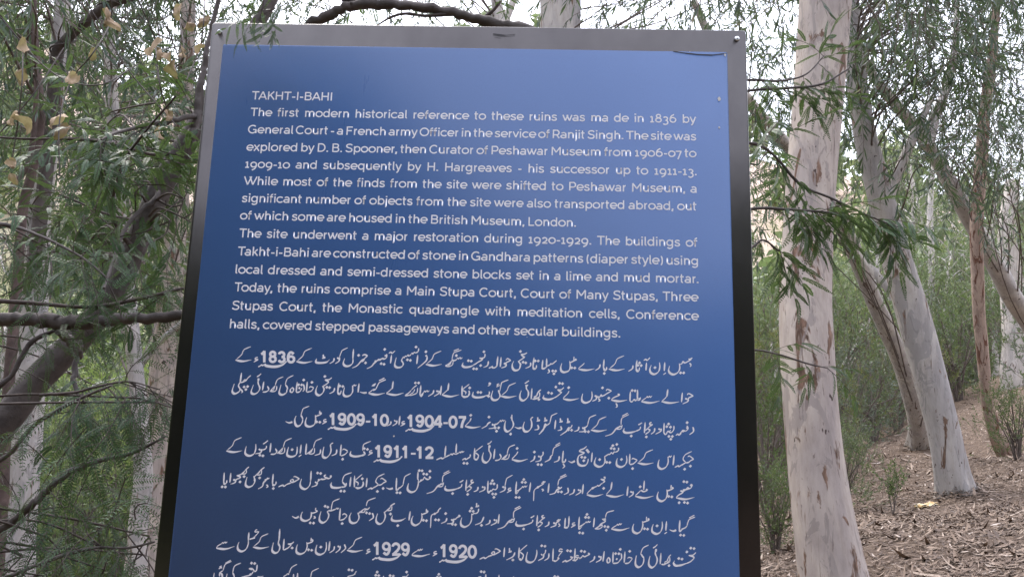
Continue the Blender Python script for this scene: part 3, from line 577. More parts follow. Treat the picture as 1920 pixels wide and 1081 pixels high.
("urdu_line", [(1000, 940, """
t 1818 168 1755 195 1740 220 1725 270|t 1810 148 1750 180|m 1727 270 1702 292 1663 307|a 1647 205 1640 315|n 1640 300 1650 327 1677 305|d 1654 372 1691 375|r 1528 310 1570 327 1605 316|a 1497 215 1488 322|t 1502 338 1473 358|n 1447 220 1450 275 1430 333 1385 358 1338 335 1335 290 1348 250|d 1390 268
h 1300 185 1287 202|t 1272 165 1270 207|m 1302 202 1267 217 1228 230|n 1225 215 1230 265 1210 323 1165 352 1122 330 1117 285 1130 245|d 1249 300 1283 305
t 997 240 978 254 970 244 955 260 945 252 930 267|t 932 264 895 287 878 300|f 876 304 980 316 1082 290|t 908 96 845 112 822 130 810 175|m 817 190 775 196|m 772 190 810 217 770 240 745 257|t 772 247 770 282 735 302 688 300|t 747 255 727 285 698 297|m 772 255 735 275 695 302|d 803 275 839 280 820 317
a 687 175 675 282|t 647 215 628 227 618 217 603 232 593 224 578 242|m 580 237 547 262 515 277|d 603 140 587 172 622 175|a 517 165 508 290|n 508 280 520 299 547 275|d 520 345 556 350|Z 450 260|a 402 160 397 265|n 398 250 385 285 343 287|a 360 180 352 287
m 307 195 285 207 262 212|t 302 207 275 197|m 292 217 255 232|h 240 230 228 246|e 256 230 247 264 193 285|e 283 240 297 264 280 280|e 176 220 168 257 128 280|J 45 148"""),
(700, 940, """
a 1417 135 1405 242|h 1370 195 1360 211|e 1386 195 1382 232 1323 262|e 1314 200 1306 237 1263 258|e 1244 165 1228 207 1205 235 1146 258|d 1218 262|m 1163 12 1163 52|t 1148 55 1185 48 1176 35
m 1187 75 1177 115 1150 132|t 1152 130 1130 127 1120 142 1105 132|n 1107 130 1105 200 1080 253 1030 280 990 260 985 215 998 175|d 1107 70 1089 101 1124 105|h 972 145 965 160|m 982 157 947 172 925 192 892 197|h 890 195 878 209|e 904 195 892 237 830 245|d 891 250 926 255 815 130|e 829 180 815 217 763 242
m 762 65 737 87 727 117|h 702 127 682 140|m 727 112 692 137|t 694 132 662 145 650 175 648 230 643 292|d 701 200 736 202|h 614 95 605 110|t 599 77 595 112|m 617 112 587 127 548 142|n 545 125 548 180 525 233 475 262 437 240 433 195 450 155|d 564 205 599 210
a 417 105 402 207|n 365 180 320 205 260 214 215 205 209 180 218 152|d 277 265|m 245 15 207 37 190 52|t 210 42 207 87 177 97 153 92|t 192 57 182 77 158 87|m 197 57 157 92 125 122|n 123 110 137 160 115 220 75 247 38 225 35 180 50 130|d 195 135"""),
(400, 940, """
m 1790 125 1802 152|e 1799 138 1800 177 1753 212|t 1830 -48 1755 -20 1735 0 1722 45|m 1762 60 1737 82 1700 77|t 1712 77 1702 112 1667 117 1643 112|t 1687 87 1672 107 1645 112|m 1702 77 1662 107 1625 137|n 1628 120 1642 175 1615 225 1570 237 1540 215 1535 165 1555 120|d 1726 122 1761 130
t 1455 147 1475 132 1508 150|m 1508 155 1472 192 1427 207|a 1432 70 1420 205|d 1452 242|t 1417 65 1400 80 1392 70 1375 84|t 1425 -37 1360 -10 1340 20 1328 90|m 1377 82 1332 97 1300 97|d 1260 48 1290 58|m 1302 95 1285 112|n 1283 105 1302 150 1280 205 1235 233 1200 210 1198 165 1215 105
t 1157 65 1150 97|h 1174 95 1160 107|m 1177 102 1142 120 1103 127|n 1104 112 1105 150 1090 190 1040 213 995 195 990 155 1005 110|e 1133 160 1150 177 1128 190|d 1093 235 1131 237|r 888 160 930 180 965 163""")]),
("urdu_line", [(1000, 1001, """
d 1769 152 1806 157 1725 195|m 1827 200 1792 232 1745 237|m 1747 232 1805 257 1770 300 1720 325|n 1740 316 1660 343 1600 348 1576 320 1588 292|d 1634 268 1671 275
m 1547 225 1527 245 1515 262|t 1532 250 1532 302 1502 322 1468 320|t 1517 260 1502 295 1473 310|m 1527 292 1482 332 1437 335|a 1434 205 1425 332|d 1525 348|m 1395 110 1370 135 1343 152|h 1380 162 1375 195|m 1390 170 1370 200 1378 240|n 1375 225 1392 280 1375 338 1335 370 1300 345 1298 295 1312 240
t 1297 116 1240 145 1220 175 1205 225|m 1212 220 1237 260|n 1240 245 1240 300 1220 345 1180 366 1150 340 1148 290 1158 235|d 1083 187|a 1030 190 1020 315|t 1058 268 1075 255 1112 266|m 1114 270 1072 317 1027 324|d 977 165|m 987 210 992 260 975 290|a 897 195 893 315|h 930 270 945 280|m 985 270 950 315 893 324|d 924 213 961 215|m 845 253 828 285 835 315 858 307 860 278 843 253
a 797 185 782 302|h 745 240 735 256|e 761 240 754 282 703 312|e 690 240 678 282 633 310|h 627 205 620 220|m 637 217 602 237 570 252|d 539 185 576 192|t 572 250 555 237 540 257|m 547 252 517 272|t 512 240 485 235 480 257 520 257|m 502 267 472 292|a 470 155 462 290|m 482 292 440 287|h 430 245 420 260|m 447 247 432 270 400 292|d 384 180 418 185|m 412 287 372 302 360 292 325 312
t 330 167 300 162 290 187 330 187|m 327 187 302 217 280 247|h 290 260 272 270|m 292 267 252 297 226 292|a 224 155 218 297|e 176 210 168 262 123 292|d 94 125 131 130|m 140 170 132 207 110 227|h 100 220 90 231|e 119 220 107 262 53 292"""),
(700, 1001, """
n 1838 170 1838 220 1815 285 1770 313 1725 295 1722 250 1735 195|a 1642 145 1635 265|t 1732 115 1670 167 1645 192|t 1650 195 1687 227 1682 262|n 1687 240 1670 280 1637 272|a 1477 145 1468 252|e 1594 200 1570 247 1498 285|m 1532 150 1532 197|t 1518 200 1552 192 1543 180|d 1570 285|H 1433 185
0 1065 118 1162 268|2 958 115 1057 263|9 855 112 947 258|1 757 109 822 253|S 1062 250|Z 695 215|t 560 158 540 174 532 164 518 180 508 170 490 187|t 492 184 455 207 435 228|f 435 234 540 242 640 216
9 315 93 410 240|2 208 90 307 237|9 101 86 197 233|1 5 83 72 227|S 310 224"""),
(400, 1001, """
Z 1745 190|K 1678 27|m 1477 110 1490 142|e 1485 123 1488 157 1438 205|h 1415 125 1405 141|e 1432 125 1422 167 1378 205|e 1366 130 1356 172 1310 205|a 1314 75 1302 182|n 1272 85 1275 145 1255 198 1205 225 1160 205 1157 160 1170 115|d 1213 140
h 1124 55 1112 70|t 1105 35 1100 77|m 1127 72 1097 90 1058 102|n 1055 85 1058 140 1035 193 985 218 942 200 938 155 950 110|d 1074 170 1109 175|m 910 80 882 102 840 107|m 842 102 875 118 842 150 793 175|a 800 45 790 172|d 890 150
a 752 -65 742 70|m 742 55 735 100 746 130|n 744 100 752 145 735 190 700 206 668 185 668 145 680 90|K 622 -10|t 500 -55 480 -50 475 -30 520 -33|m 517 -32 492 0 465 27|h 472 30 457 40|m 472 37 410 52|a 405 -25 398 65|n 400 50 395 110 370 165 325 188 285 170 278 125 295 82
t 162 80 142 92 135 84 118 97 108 90 92 107|t 94 104 55 127 40 148|f 38 153 140 162 243 133""")]),
("urdu_line", [(1000, 1001, """
d 240 470 275 474 560 500|m 300 490 260 520|a 420 480 410 580|a 700 500 690 600|n 900 500 900 560 850 600 800 580 790 520|K 1150 480|a 1300 490 1290 600|n 1500 520 1500 580 1460 620 1400 600 1390 540"""),
(700, 1001, """
d 45 420 29 456 63 460 190 460 226 465 377 420 738 445 720 477 756 479 1214 415 1247 420|m 397 445 370 472 325 475|a 1267 445 1262 520|m 1215 470 1180 480|a 118 460 112 540|a 1415 450 1405 560|m 1580 470 1560 520"""),
(400, 1001, """
t 210 300 150 325 130 350 112 405|t 202 288 140 320|t 100 352 77 362 97 372 103 372|t 90 372 65 385|m 110 405 77 432 75 470|n 72 425 102 450 100 500 60 530 10 500 15 430|t 315 318 255 345 235 370 222 430|m 225 430 242 475|n 240 460 230 520 180 540 150 500 160 440|d 434 320 469 325
m 497 338 490 400 465 417|t 467 410 440 382 408 382 442 397|m 457 412 422 452 350 472 315 482|h 430 440 412 456|t 567 465 540 475 500 472|t 945 333 890 365 870 395 853 440|t 857 447 835 442 820 457 800 462|m 800 462 790 500|a 952 430 945 520|a 907 440 900 520|t 1190 378 1130 405 1110 425 1092 485 1040 520|f 1030 525 1120 540 1200 525|d 1528 395 1564 400|m 1612 410 1590 442|t 1602 440 1570 457 1515 472 1540 500|d 1845 420 1829 456 1863 460|a 1350 470 1340 540""")])]
DIG = {'0': [E(.5, .5, .40, .42, 0, 360, 28)], '1': [L(.62, .0, .62, 1.0), L(.05, .30, .30, .22, .66, .03)],
 '2': [J(E(.48, .33, .38, .26, 190, -20, 14)[:, :] * 1.0, L(.70, .52, .40, .74, .16, .90)), L(.08, .91, .96, .91)],
 '3': [J(E(.46, .29, .34, .22, 195, -85, 12)), E(.46, .70, .38, .23, 88, -160, 14)],
 '4': [L(.72, .0, .72, 1.0), L(.66, .06, .10, .68), L(.02, .72, .98, .72)],
 '6': [E(.51, .68, .37, .25, 0, 360, 24), SM(.14, .66, .15, .40, .32, .14, .55, .08, .84, .22)],
 '7': [L(.04, .085, .96, .085), SM(.86, .10, .60, .42, .46, .72, .40, 1.0)],
 '8': [E(.5, .27, .33, .20, 0, 360, 24), E(.5, .70, .38, .23, 0, 360, 24)],
 '9': [E(.49, .32, .37, .25, 0, 360, 24), SM(.86, .34, .85, .60, .68, .86, .45, .92, .16, .78)], '-': [L(.0, .5, 1.0, .5)]}
# arcs above use y down, so flip the sweep of the open bowls of 2 and 3
DIG['2'] = [J(np.column_stack([.48 + .37 * np.cos(np.radians(np.linspace(185, 385, 14))), .33 + .25 * np.sin(np.radians(np.linspace(185, 385, 14)))]), L(.66, .60, .34, .80, .12, .93)), L(.06, .91, .96, .91)]
DIG['3'] = [np.column_stack([.46 + .34 * np.cos(np.radians(np.linspace(190, 450, 14))), .29 + .21 * np.sin(np.radians(np.linspace(190, 450, 14)))]),
            np.column_stack([.46 + .38 * np.cos(np.radians(np.linspace(-90, 165, 14))), .70 + .23 * np.sin(np.radians(np.linspace(-90, 165, 14)))])]
def _rel(x, y, s):
    o = []
    for st in s.split('|'):
        c, *q = st.split(); q = [float(v) for v in q]
        o.append((c, [v + (x, y)[i % 2] for i, v in enumerate(q)]))
    return o
MACRO = {'K': "t 0 0 -65 27 -85 47 -105 92 -160 140|f -173 150 -85 164 8 147",
 'Z': "t 20 -28 -8 -20 -8 -4 16 -6|e 24 -6 0 10 -27 27",
 'S': "e -14 5 4 -3|x 0 0 -48 37 -128 58 -228 48 -246 26|m -243 30 -268 43 -285 36|m -280 32 -300 50 -320 60",
 'B': "t -68 -25 -48 -35 0 0|m 0 0 -33 15 -58 35 -88 42|t -23 -87 -88 -55 -113 -25 -119 5 -93 32|m -88 37 -113 52 -138 70|m -125 55 -163 82 -178 75 -215 93|d -38 78 -103 112",
 'J': "m 75 2 53 10 60 30 87 27|m 85 27 50 50 25 75 0 95|m 30 75 55 90 35 115 2 137|a 2 0 -7 122|d 15 165|m -33 5 -55 20 -77 30|m -50 50 -60 80 -105 102|n -90 97 -155 115 -215 119 -240 100 -233 68|d -155 155|t -180 -87 -245 -55 -265 -30 -270 32|t -193 -102 -257 -68|t -255 30 -270 72 -305 79 -328 72|t -283 40 -305 67|m -262 42 -300 58 -325 76|e -285 52 -325 75 -373 130 -447 157",
 'H': "t -67 -20 -47 -25 0 0|m 0 0 -52 30 -85 45|t -82 45 -102 22 -77 7 -70 27 -112 57|m -102 47 -145 64|m -140 60 -172 82 -192 72 -238 92"}
NIB = math.radians(52)
def u_stroke(ink, code, q, ox, oy, px2m):
    p = np.array(q, float).reshape(-1, 2)
    if code == 'd':
        for x, y in p:
            sx, sy = 18.5, 18.0; a = [(0, -sy), (sx, -2), (0, sy), (-sx, 2)]
            uu, vv = to_board([ox + (x + dx) / 6 for dx, _ in a], [oy + (y + dy) / 6 for _, dy in a]); ink.poly(uu, vv)
        return
    c = catmull(p, 8) if len(p) > 2 else catmull(np.vstack([p[0], p.mean(0), p[-1]]), 5)
    t = np.linspace(0, 1, len(c)); d = np.gradient(c, axis=0); ang = np.arctan2(-d[:, 1], d[:, 0])
    nibw = np.abs(np.sin(ang - NIB))
    ends = np.minimum(1, np.minimum(t / .10, (1 - t) / .10)) * .5 + .5
    if code == 'n': w = (9 + 20 * nibw) * np.minimum(1, .35 + t * 3) * np.minimum(1, .45 + (1 - t) * 2.2)
    elif code == 'a': w = 19.5 * np.minimum(1, .35 + t * 2.2) * np.minimum(1, .62 + (1 - t) * 1.4)
    elif code == 'm': w = (10.5 + 9 * nibw) * ends
    elif code == 't': w = (9.5 + 5.5 * nibw) * ends
    elif code == 'e': w = (23 - 15 * t) * np.minimum(1, .45 + t * 3)
    elif code == 'h': w = np.full(len(c), 25.0) * (.75 + .25 * np.sin(np.pi * t))
    elif code == 'f': w = 27 * np.minimum(1, .42 + t * 2.6) * np.minimum(1, .12 + (1 - t) * 1.35)
    elif code == 'r': w = 5 + 17 * np.minimum(1, t * 1.5)
    elif code == 'x': w = 10 + 22 * np.minimum(1, t * 2.2) * np.minimum(1, .5 + (1 - t) * 2)
    u, v = to_board(ox + c[:, 0] / 6, oy + c[:, 1] / 6)
    ink.ribbon(u, v, w / 6 * px2m * .93)
for li, (nm, wins) in enumerate(URDU):
    ink = Ink()
    for ox, oy, s in wins:
        (ua, ub), _ = to_board([ox, ox + 100], [oy + 40, oy + 40]); px2m = (ub - ua) / 100
        for st in s.replace('\n', '|').split('|'):
            if not st.strip(): continue
            code, *q = st.split(); q = [float(v) for v in q]
            if code in MACRO:
                for c2, q2 in _rel(q[0], q[1], MACRO[code]): u_stroke(ink, c2, q2, ox, oy, px2m)
            elif code in DIG:
                x0, y0, x1, y1 = q; pw = 29 if code != '-' else (y1 - y0)
                for g in DIG[code]:
                    inset = 0 if code in '-' else 1
                    cx = x0 + g[:, 0] * (x1 - x0); cy = y0 + g[:, 1] * (y1 - y0)
                    cx += (-.06 * (cy - y0)) if False else 0
                    u, v = to_board(ox + cx / 6, oy + cy / 6); ink.ribbon(u, v, np.full(len(u), pw / 6 * px2m))
            else: u_stroke(ink, code, q, ox, oy, px2m)
    ink.build(nm)

# ------------------------------------------------------------------ foliage templates (local: starts at the origin, grows along +x)
def leaf_strip(p, d, side, L, Wd, droop):
    """n curved lance leaves as 6-point strips; all arguments are arrays"""
    n = len(p); down = np.array([0, 0, -1.0]); L = L[:, None]; Wd = Wd[:, None]; dr = droop[:, None]
    q1 = p + d * L * .34 + down * dr * L * .10; q2 = p + d * L * .68 + down * dr * L * .34; tip = p + d * L * .97 + down * dr * L * .62
    V = np.stack([p, q1 + side * Wd * .5, q1 - side * Wd * .5, q2 + side * Wd * .40, q2 - side * Wd * .40, tip], 1).reshape(-1, 3)
    b = (np.arange(n) * 6)[:, None]
    F = np.concatenate([b + np.array([[0, 2, 1]]), b + np.array([[1, 2, 4, 3]]), b + np.array([[3, 4, 5]])], 1)
    flat = F.ravel(); sizes = np.tile([3, 4, 3], n); return V, flat, sizes
class Tmpl:
    def __init__(s): s.V = []; s.f = []; s.s = []; s.m = []; s.r = []; s.n = 0
    def add(s, V, flat, sizes, mi, r):
        s.V.append(V); s.f.append(np.asarray(flat) + s.n); s.s.append(np.asarray(sizes)); s.m.append(np.full(len(sizes), mi)); s.r.append(r); s.n += len(V)
    def done(s):
        s.V = np.concatenate(s.V); s.f = np.concatenate(s.f); s.s = np.concatenate(s.s); s.m = np.concatenate(s.m); s.r = np.concatenate(s.r); return s
def stick(t, path, r0, r1):
    path = np.asarray(path); n = len(path); T = unit(np.gradient(path, axis=0)); A = unit(np.cross(T, [.1, .3, 1])); B = np.cross(T, A)
    rad = np.linspace(r0, r1, n)[:, None]
    V = np.stack([path + rad * (math.cos(a) * A + math.sin(a) * B) for a in (0, 2.09, 4.19)], 1).reshape(-1, 3)
    i = (np.arange(n - 1) * 3)[:, None]
    Q = np.concatenate([i + np.array([[k, (k + 1) % 3, 3 + (k + 1) % 3, 3 + k]]) for k in range(3)], 0)
    t.add(V, Q.ravel(), np.full(len(Q), 4), 1, np.full(len(V), .5))
def gum_twig(seed, n=15, L=.46, up=0.0, ll=.105, lw=.0125):
    g = np.random.default_rng(seed); t = Tmpl()
    x = np.linspace(0, 1, 7); path = np.column_stack([L * (x - .25 * x * x), .05 * L * np.sin(3 * x + seed), L * (up * x - (.62 if up < .2 else .1) * x * x)])
    stick(t, path, .0032, .0012)
    k = np.sort(g.uniform(.12, 1, n)); P0 = np.column_stack([np.interp(k, x, path[:, c]) for c in range(3)])
    a = g.uniform(0, 2 * math.pi, n)
    d = np.column_stack([g.uniform(.0, .9, n), .75 * np.sin(a), (-1.0 + g.uniform(-.2, .7, n)) if up < .2 else g.uniform(-.2, 1.1, n)]); d = unit(d)
    side = unit(np.cross(d, unit(g.normal(size=(n, 3)))))
    V, f, sz = leaf_strip(P0, d, side, ll * g.uniform(.65, 1.2, n), lw * g.uniform(.7, 1.25, n), g.uniform(-.1, .5, n))
    t.add(V, f, sz, 0, np.repeat(np.clip(g.beta(2, 2.6, n), 0, 1), 6)); return t.done()
def pinnate(t, g, p0, d, side, L, npair, ll, lw, droop, fwd=.85):
    k = np.linspace(0, 1, 8); dn = np.array([0, 0, -1.0])
    path = p0 + np.outer(k, d) * L + np.outer(k ** 2, dn) * L * droop; stick(t, path, .0013, .0006)
    kk = np.linspace(.10, 1, npair); pp = np.column_stack([np.interp(kk, k, path[:, c]) for c in range(3)])
    T = unit(d[None] + 2 * kk[:, None] * dn * droop); S = unit(side - T * (T @ side)[:, None]); up = np.cross(S, T)
    prof = np.clip(np.sin(np.pi * np.clip(kk * .93 + .06, 0, 1)) ** .6, .25, 1)
    base = g.uniform(.2, .7)
    for sg in (-1, 1):
        dd = unit(S * sg * .85 + T * fwd + up * g.uniform(-.3, .1) + g.normal(0, .06, (npair, 3)))
        w = np.cross(dd, up); w = unit(w); l = (ll * prof * g.uniform(.88, 1.08, npair))[:, None]
        V = np.stack([pp, pp + dd * l * .45 + w * lw * .5, pp + dd * l, pp + dd * l * .45 - w * lw * .5], 1).reshape(-1, 3)
        b = (np.arange(npair) * 4)[:, None]; F = b + np.array([[0, 1, 2, 3]])
        t.add(V, F.ravel(), np.full(npair, 4), 0, np.repeat(np.clip(base + g.normal(0, .1, npair), 0, 1), 4))
def acacia_spray(seed, L=.32, nf=8, fl=.17, lw=.0088, fwd=.85, dr=(.15, .8)):
    g = np.random.default_rng(seed + 50); t = Tmpl()
    x = np.linspace(0, 1, 7); path = np.column_stack([L * x, .06 * L * np.sin(4 * x + seed), -.22 * L * x * x]); stick(t, path, .0030, .0014)
    for i in range(nf):
        k = .12 + .88 * i / (nf - 1); p = np.array([np.interp(k, x, path[:, c]) for c in range(3)])
        a = (1 if i % 2 else -1) * g.uniform(.5, 1.1) if i < nf - 1 else 0
        d = unit(np.array([math.cos(a), math.sin(a), g.uniform(-.5, .25)])); side = unit(np.cross(d, np.array([g.normal(0, .35), g.normal(0, .35), 1.0])))
        pinnate(t, g, p, d, side, fl * g.uniform(.7, 1.15), 19, .027, lw, g.uniform(*dr), fwd)
    return t.done()
GUM = [gum_twig(i) for i in range(7)]
SPRIG = [gum_twig(20 + i, 16, .40, .75, .085, .017) for i in range(5)]
ACA = [acacia_spray(i) for i in range(7)]
ACB = [acacia_spray(i + 30, fl=.2, lw=.0056, fwd=.5, dr=(.3, 1.1)) for i in range(6)]     # open, comb-like fronds
def stamp(mb, tmpls, pos, dirs, scale, roll=None, rshift=None):
    """copies of leaf templates at pos pointing along dirs"""
    n = len(pos); pick = rng.integers(0, len(tmpls), n); dirs = unit(dirs)
    up = np.array([0, 0, 1.0]) + rng.normal(0, .25, (n, 3)); S = unit(np.cross(up, dirs)); U = np.cross(dirs, S)
    for ti, t in enumerate(tmpls):
        ix = np.where(pick == ti)[0]
        if not len(ix): continue
        R = np.stack([dirs[ix], S[ix], U[ix]], 1)                       # rows: local x,y,z in world
        V = np.einsum('vk,nkc->nvc', t.V, R) * np.asarray(scale)[ix][:, None, None] + np.asarray(pos)[ix][:, None, :]
        m, nv = len(ix), len(t.V)
        flat = (t.f[None] + (np.arange(m) * nv)[:, None]).ravel()
        r = np.clip(t.r[None] + rng.normal(0, .13, m)[:, None], 0, 1).ravel()
        mb.V.append(V.reshape(-1, 3)); mb.F.append((flat + mb.n).astype(np.int32)); mb.S.extend(np.tile(t.s, m).tolist()); mb.M.extend(np.tile(t.m, m).tolist())
        mb.R.append(r); mb.n += m * nv
def px_path(pts, d):
    d = np.linspace(d[0], d[1], len(pts)) if isinstance(d, tuple) else np.full(len(pts), d)
    return np.array([P(a[0], a[1], dd) for a, dd in zip(pts, d)]), np.array([a[2] * .5 / F_PX * np.linalg.norm(P(a[0], a[1], dd) - EYE) for a, dd in zip(pts, d)])
def sm_path(p, r, n=7):
    q = catmull(np.column_stack([p, r]), n); return q[:, :3], np.maximum(q[:, 3], .0008)
def twig_to(mb, a, b, r0, r1, mi=1, sag=.06, seg=5):
    a, b = np.asarray(a), np.asarray(b); L = np.linalg.norm(b - a)
    m1 = a * .66 + b * .34 + rng.normal(0, .04 * L, 3) + [0, 0, sag * L]; m2 = a * .33 + b * .67 + rng.normal(0, .03 * L, 3) + [0, 0, sag * L]
    p = catmull([a, m1, m2, b], 5); tube(mb, p, np.linspace(r0, r1, len(p)), seg, 0, mi, cap=False)
def crown(mb, trunk, boxes, spread, tm, scale=(.8, 1.3), hang=-.2, tw=(.010, .003)):
    """boxes: (px0,py0,px1,py1,d0,d1,nodes,sprays per node)"""
    for (a, b, c, d, d0, d1, nn, ns) in boxes:
        for _ in range(nn):
            nd = P(rng.uniform(a, c), rng.uniform(b, d), rng.uniform(d0, d1))
            h = trunk[:, 2] - (nd[2] - .45 * np.hypot(trunk[:, 0] - nd[0], trunk[:, 1] - nd[1]))
            j = int(np.argmin(np.abs(h) + .3 * np.linalg.norm(trunk - nd, axis=1) + rng.uniform(0, .9, len(trunk))))
            twig_to(mb, trunk[j], nd, *tw)
            pos = nd + rng.normal(0, spread, (ns, 3)) * [1, 1, .8]
            dr = unit(pos - nd) + rng.normal(0, .5, (ns, 3)) + [0, 0, hang]
            for q in pos[::4]: twig_to(mb, nd, q, tw[1], .0018, seg=3)
            stamp(mb, tm, pos, dr, rng.uniform(*scale, ns))
BASES = []
def tree(name, label, cat, pts, d, bark, leaf=None, boxes=(), spread=.35, tm=GUM, seg=18, lump=.05, group=None, base_drop=None, forks=(), flare=1.0, scale=(.8, 1.3), hang=-.2, tw=(.010, .003), wood='twig'):
    """pts run from the base upwards: (px, py, width in px)"""
    p, r = px_path(pts, d)
    if base_drop:                                       # the base lies below the picture: carry the stem down to the ground
        dirv = unit(p[0] - p[1]); dirv = unit(dirv * [base_drop, base_drop, 1.0]); k = 0.0
        while (p[0] + dirv * k)[2] > gz(*(p[0] + dirv * k)[:2]) - .05 and k < 8: k += .1
        p = np.vstack([p[0] + dirv * k, p]); r = np.concatenate([[r[0] * (1.15 + .12 * min(k, 2))], r])
    base = p[0].copy()
    pp, rr = sm_path(p, r, 9)
    s = np.linalg.norm(pp - base, axis=1); rr = rr * (1 + .35 * flare * np.exp(-s / (2.2 * r[0] + .02)))
    dn = unit(pp[0] - pp[1]) * [.35, .35, 1]; pp = np.vstack([pp[0] + dn * .6, pp]); rr = np.concatenate([[rr[0] * 1.02], rr])
    root = thing(name, label, cat, base, group)
    if not base_drop and base[0] > 0: BASES.append((base[0], base[1], r[0]))
    mb = MB(); tube(mb, pp, rr, seg, lump)
    if flare and not base_drop and seg >= 16:          # buttressed foot: lobes that die out up the stem
        V = mb.V[0].reshape(len(pp), seg, 3); th = np.linspace(0, 2 * math.pi, seg, endpoint=False); a0 = random.uniform(0, 6)
        lob = .16 * np.sin(4 * th + a0) + .11 * np.sin(7 * th + 2 * a0)
        hgt = np.maximum(0, pp[:, 2] - base[2]); V += (V - pp[:, None]) * (lob[None] * np.exp(-hgt / (1.1 * r[0]))[:, None])[..., None]
        mb.V[0] = V.reshape(-1, 3)
    mb.build('trunk', M[bark], root)
    for f in forks:
        q, qr = px_path(f[0], f[1]); q, qr = sm_path(q, qr, 7); fb = MB(); tube(fb, q, qr, max(8, seg - 6), lump); fb.build('branch', M[f[2] if len(f) > 2 else bark], root)
    if leaf:
        cb = MB(); crown(cb, pp, boxes, spread, tm, scale, hang, tw); cb.build('crown', [M[leaf], M[wood]], root)
    return root, pp

# ---- right of the board
tree('eucalyptus_tree', 'thick pale gum trunk with peeling brown bark scars, nearest beside the board', 'tree',
     [(1574, 1125, 122), (1563, 1081, 116), (1543, 960, 104), (1530, 860, 98), (1518, 740, 95), (1512, 640, 94), (1509, 560, 91), (1513, 470, 88), (1520, 360, 85), (1531, 220, 84), (1540, 110, 84), (1548, 0, 84), (1556, -120, 80), (1566, -300, 70), (1580, -560, 52)], (4.7, 5.0),
     'gum_main', 'gum_leaf', [(1390, -420, 1720, -60, 4.2, 6.2, 14, 16), (1400, -60, 1460, 40, 5.2, 6.5, 2, 11)], .38, base_drop=.35, seg=40, lump=.03, flare=0)
tree('leaning_eucalyptus', 'smooth grey gum leaning left, its flared base on the leaf litter', 'tree',
     [(1795, 926, 62), (1784, 880, 55), (1768, 800, 52), (1742, 700, 53), (1718, 610, 54), (1692, 520, 50), (1664, 420, 46), (1638, 320, 42), (1618, 230, 37), (1603, 120, 32), (1594, 0, 28), (1588, -150, 23), (1590, -350, 15)], (8.5, 8.2),
     'gum_grey', 'gum_leaf_dark', [(1590, -260, 1860, 60, 6.8, 9.0, 30, 17), (1600, 30, 1800, 160, 7.2, 8.6, 15, 15), (1690, 260, 1760, 370, 7.2, 8.0, 3, 10)], .42, seg=30, flare=.12,
     forks=[([(1698, 520, 26), (1672, 470, 22), (1666, 380, 20), (1690, 310, 17), (1720, 240, 14), (1750, 180, 8)], 8.4), ([(1706, 610, 16), (1680, 560, 15), (1640, 510, 13), (1612, 470, 9)], (8.4, 9.0))])
tree('patchy_eucalyptus', 'slim gum leaning left with dark flaking patches down its side, behind the thick trunk', 'tree',
     [(1724, 836, 34), (1722, 800, 29), (1712, 750, 29), (1690, 680, 30), (1660, 610, 30), (1625, 530, 28), (1592, 450, 28), (1550, 370, 26), (1500, 300, 24), (1450, 245, 22), (1408, 195, 21), (1350, 110, 17), (1300, 0, 12)], (13.0, 10.0),
     'gum_patchy', 'gum_leaf_dark', [(1400, 120, 1490, 330, 8.0, 10.0, 8, 13), (1300, -200, 1440, 20, 8, 10, 5, 13)], .45, seg=20)
tree('fallen_leaning_gum', 'pale gum sloping down to the right edge, half hidden by leaves', 'tree',
     [(1985, 700, 34), (1935, 610, 32), (1900, 560, 31), (1868, 500, 30), (1830, 430, 28), (1790, 360, 26), (1745, 280, 22), (1700, 220, 20), (1650, 160, 16), (1600, 80, 10)], (13.0, 10.5),
     'gum_far', 'gum_leaf', [(1760, 80, 1920, 310, 9.0, 11.0, 20, 15), (1600, 0, 1720, 110, 9.5, 11.5, 5, 14), (1580, -180, 1940, 330, 11.5, 15, 40, 17)], .48, seg=20, base_drop=.6,
     forks=[([(1738, 275, 22), (1752, 220, 18), (1770, 180, 15), (1790, 90, 10), (1795, 0, 6)], 11.2)])
tree('red_stemmed_gum', 'slender reddish stem standing at the far right with stripped bark', 'tree',
     [(1900, 868, 36), (1888, 850, 27), (1868, 815, 22), (1853, 760, 19), (1846, 700, 19), (1837, 600, 19), (1833, 520, 20), (1831, 420, 21), (1839, 320, 20), (1845, 220, 18), (1860, 110, 15), (1867, 30, 12), (1874, -60, 10), (1880, -260, 7)], (12.0, 10.8),
     'gum_red', 'gum_leaf_dark', [(1780, -220, 2000, 90, 9.6, 12, 26, 16), (1840, 90, 1970, 330, 10.5, 12.5, 14, 14)], .5, seg=16)
tree('distant_gum', 'pale mottled gum far up the slope at the right edge', 'tree',
     [(1912, 690, 44), (1908, 640, 40), (1902, 570, 38), (1892, 500, 34), (1888, 430, 28), (1900, 340, 22)], (19, 19),
     'gum_patchy', 'far_leaf', [(1820, 240, 2000, 460, 17, 20, 10, 16)], .7, seg=14, scale=(1.0, 1.6))
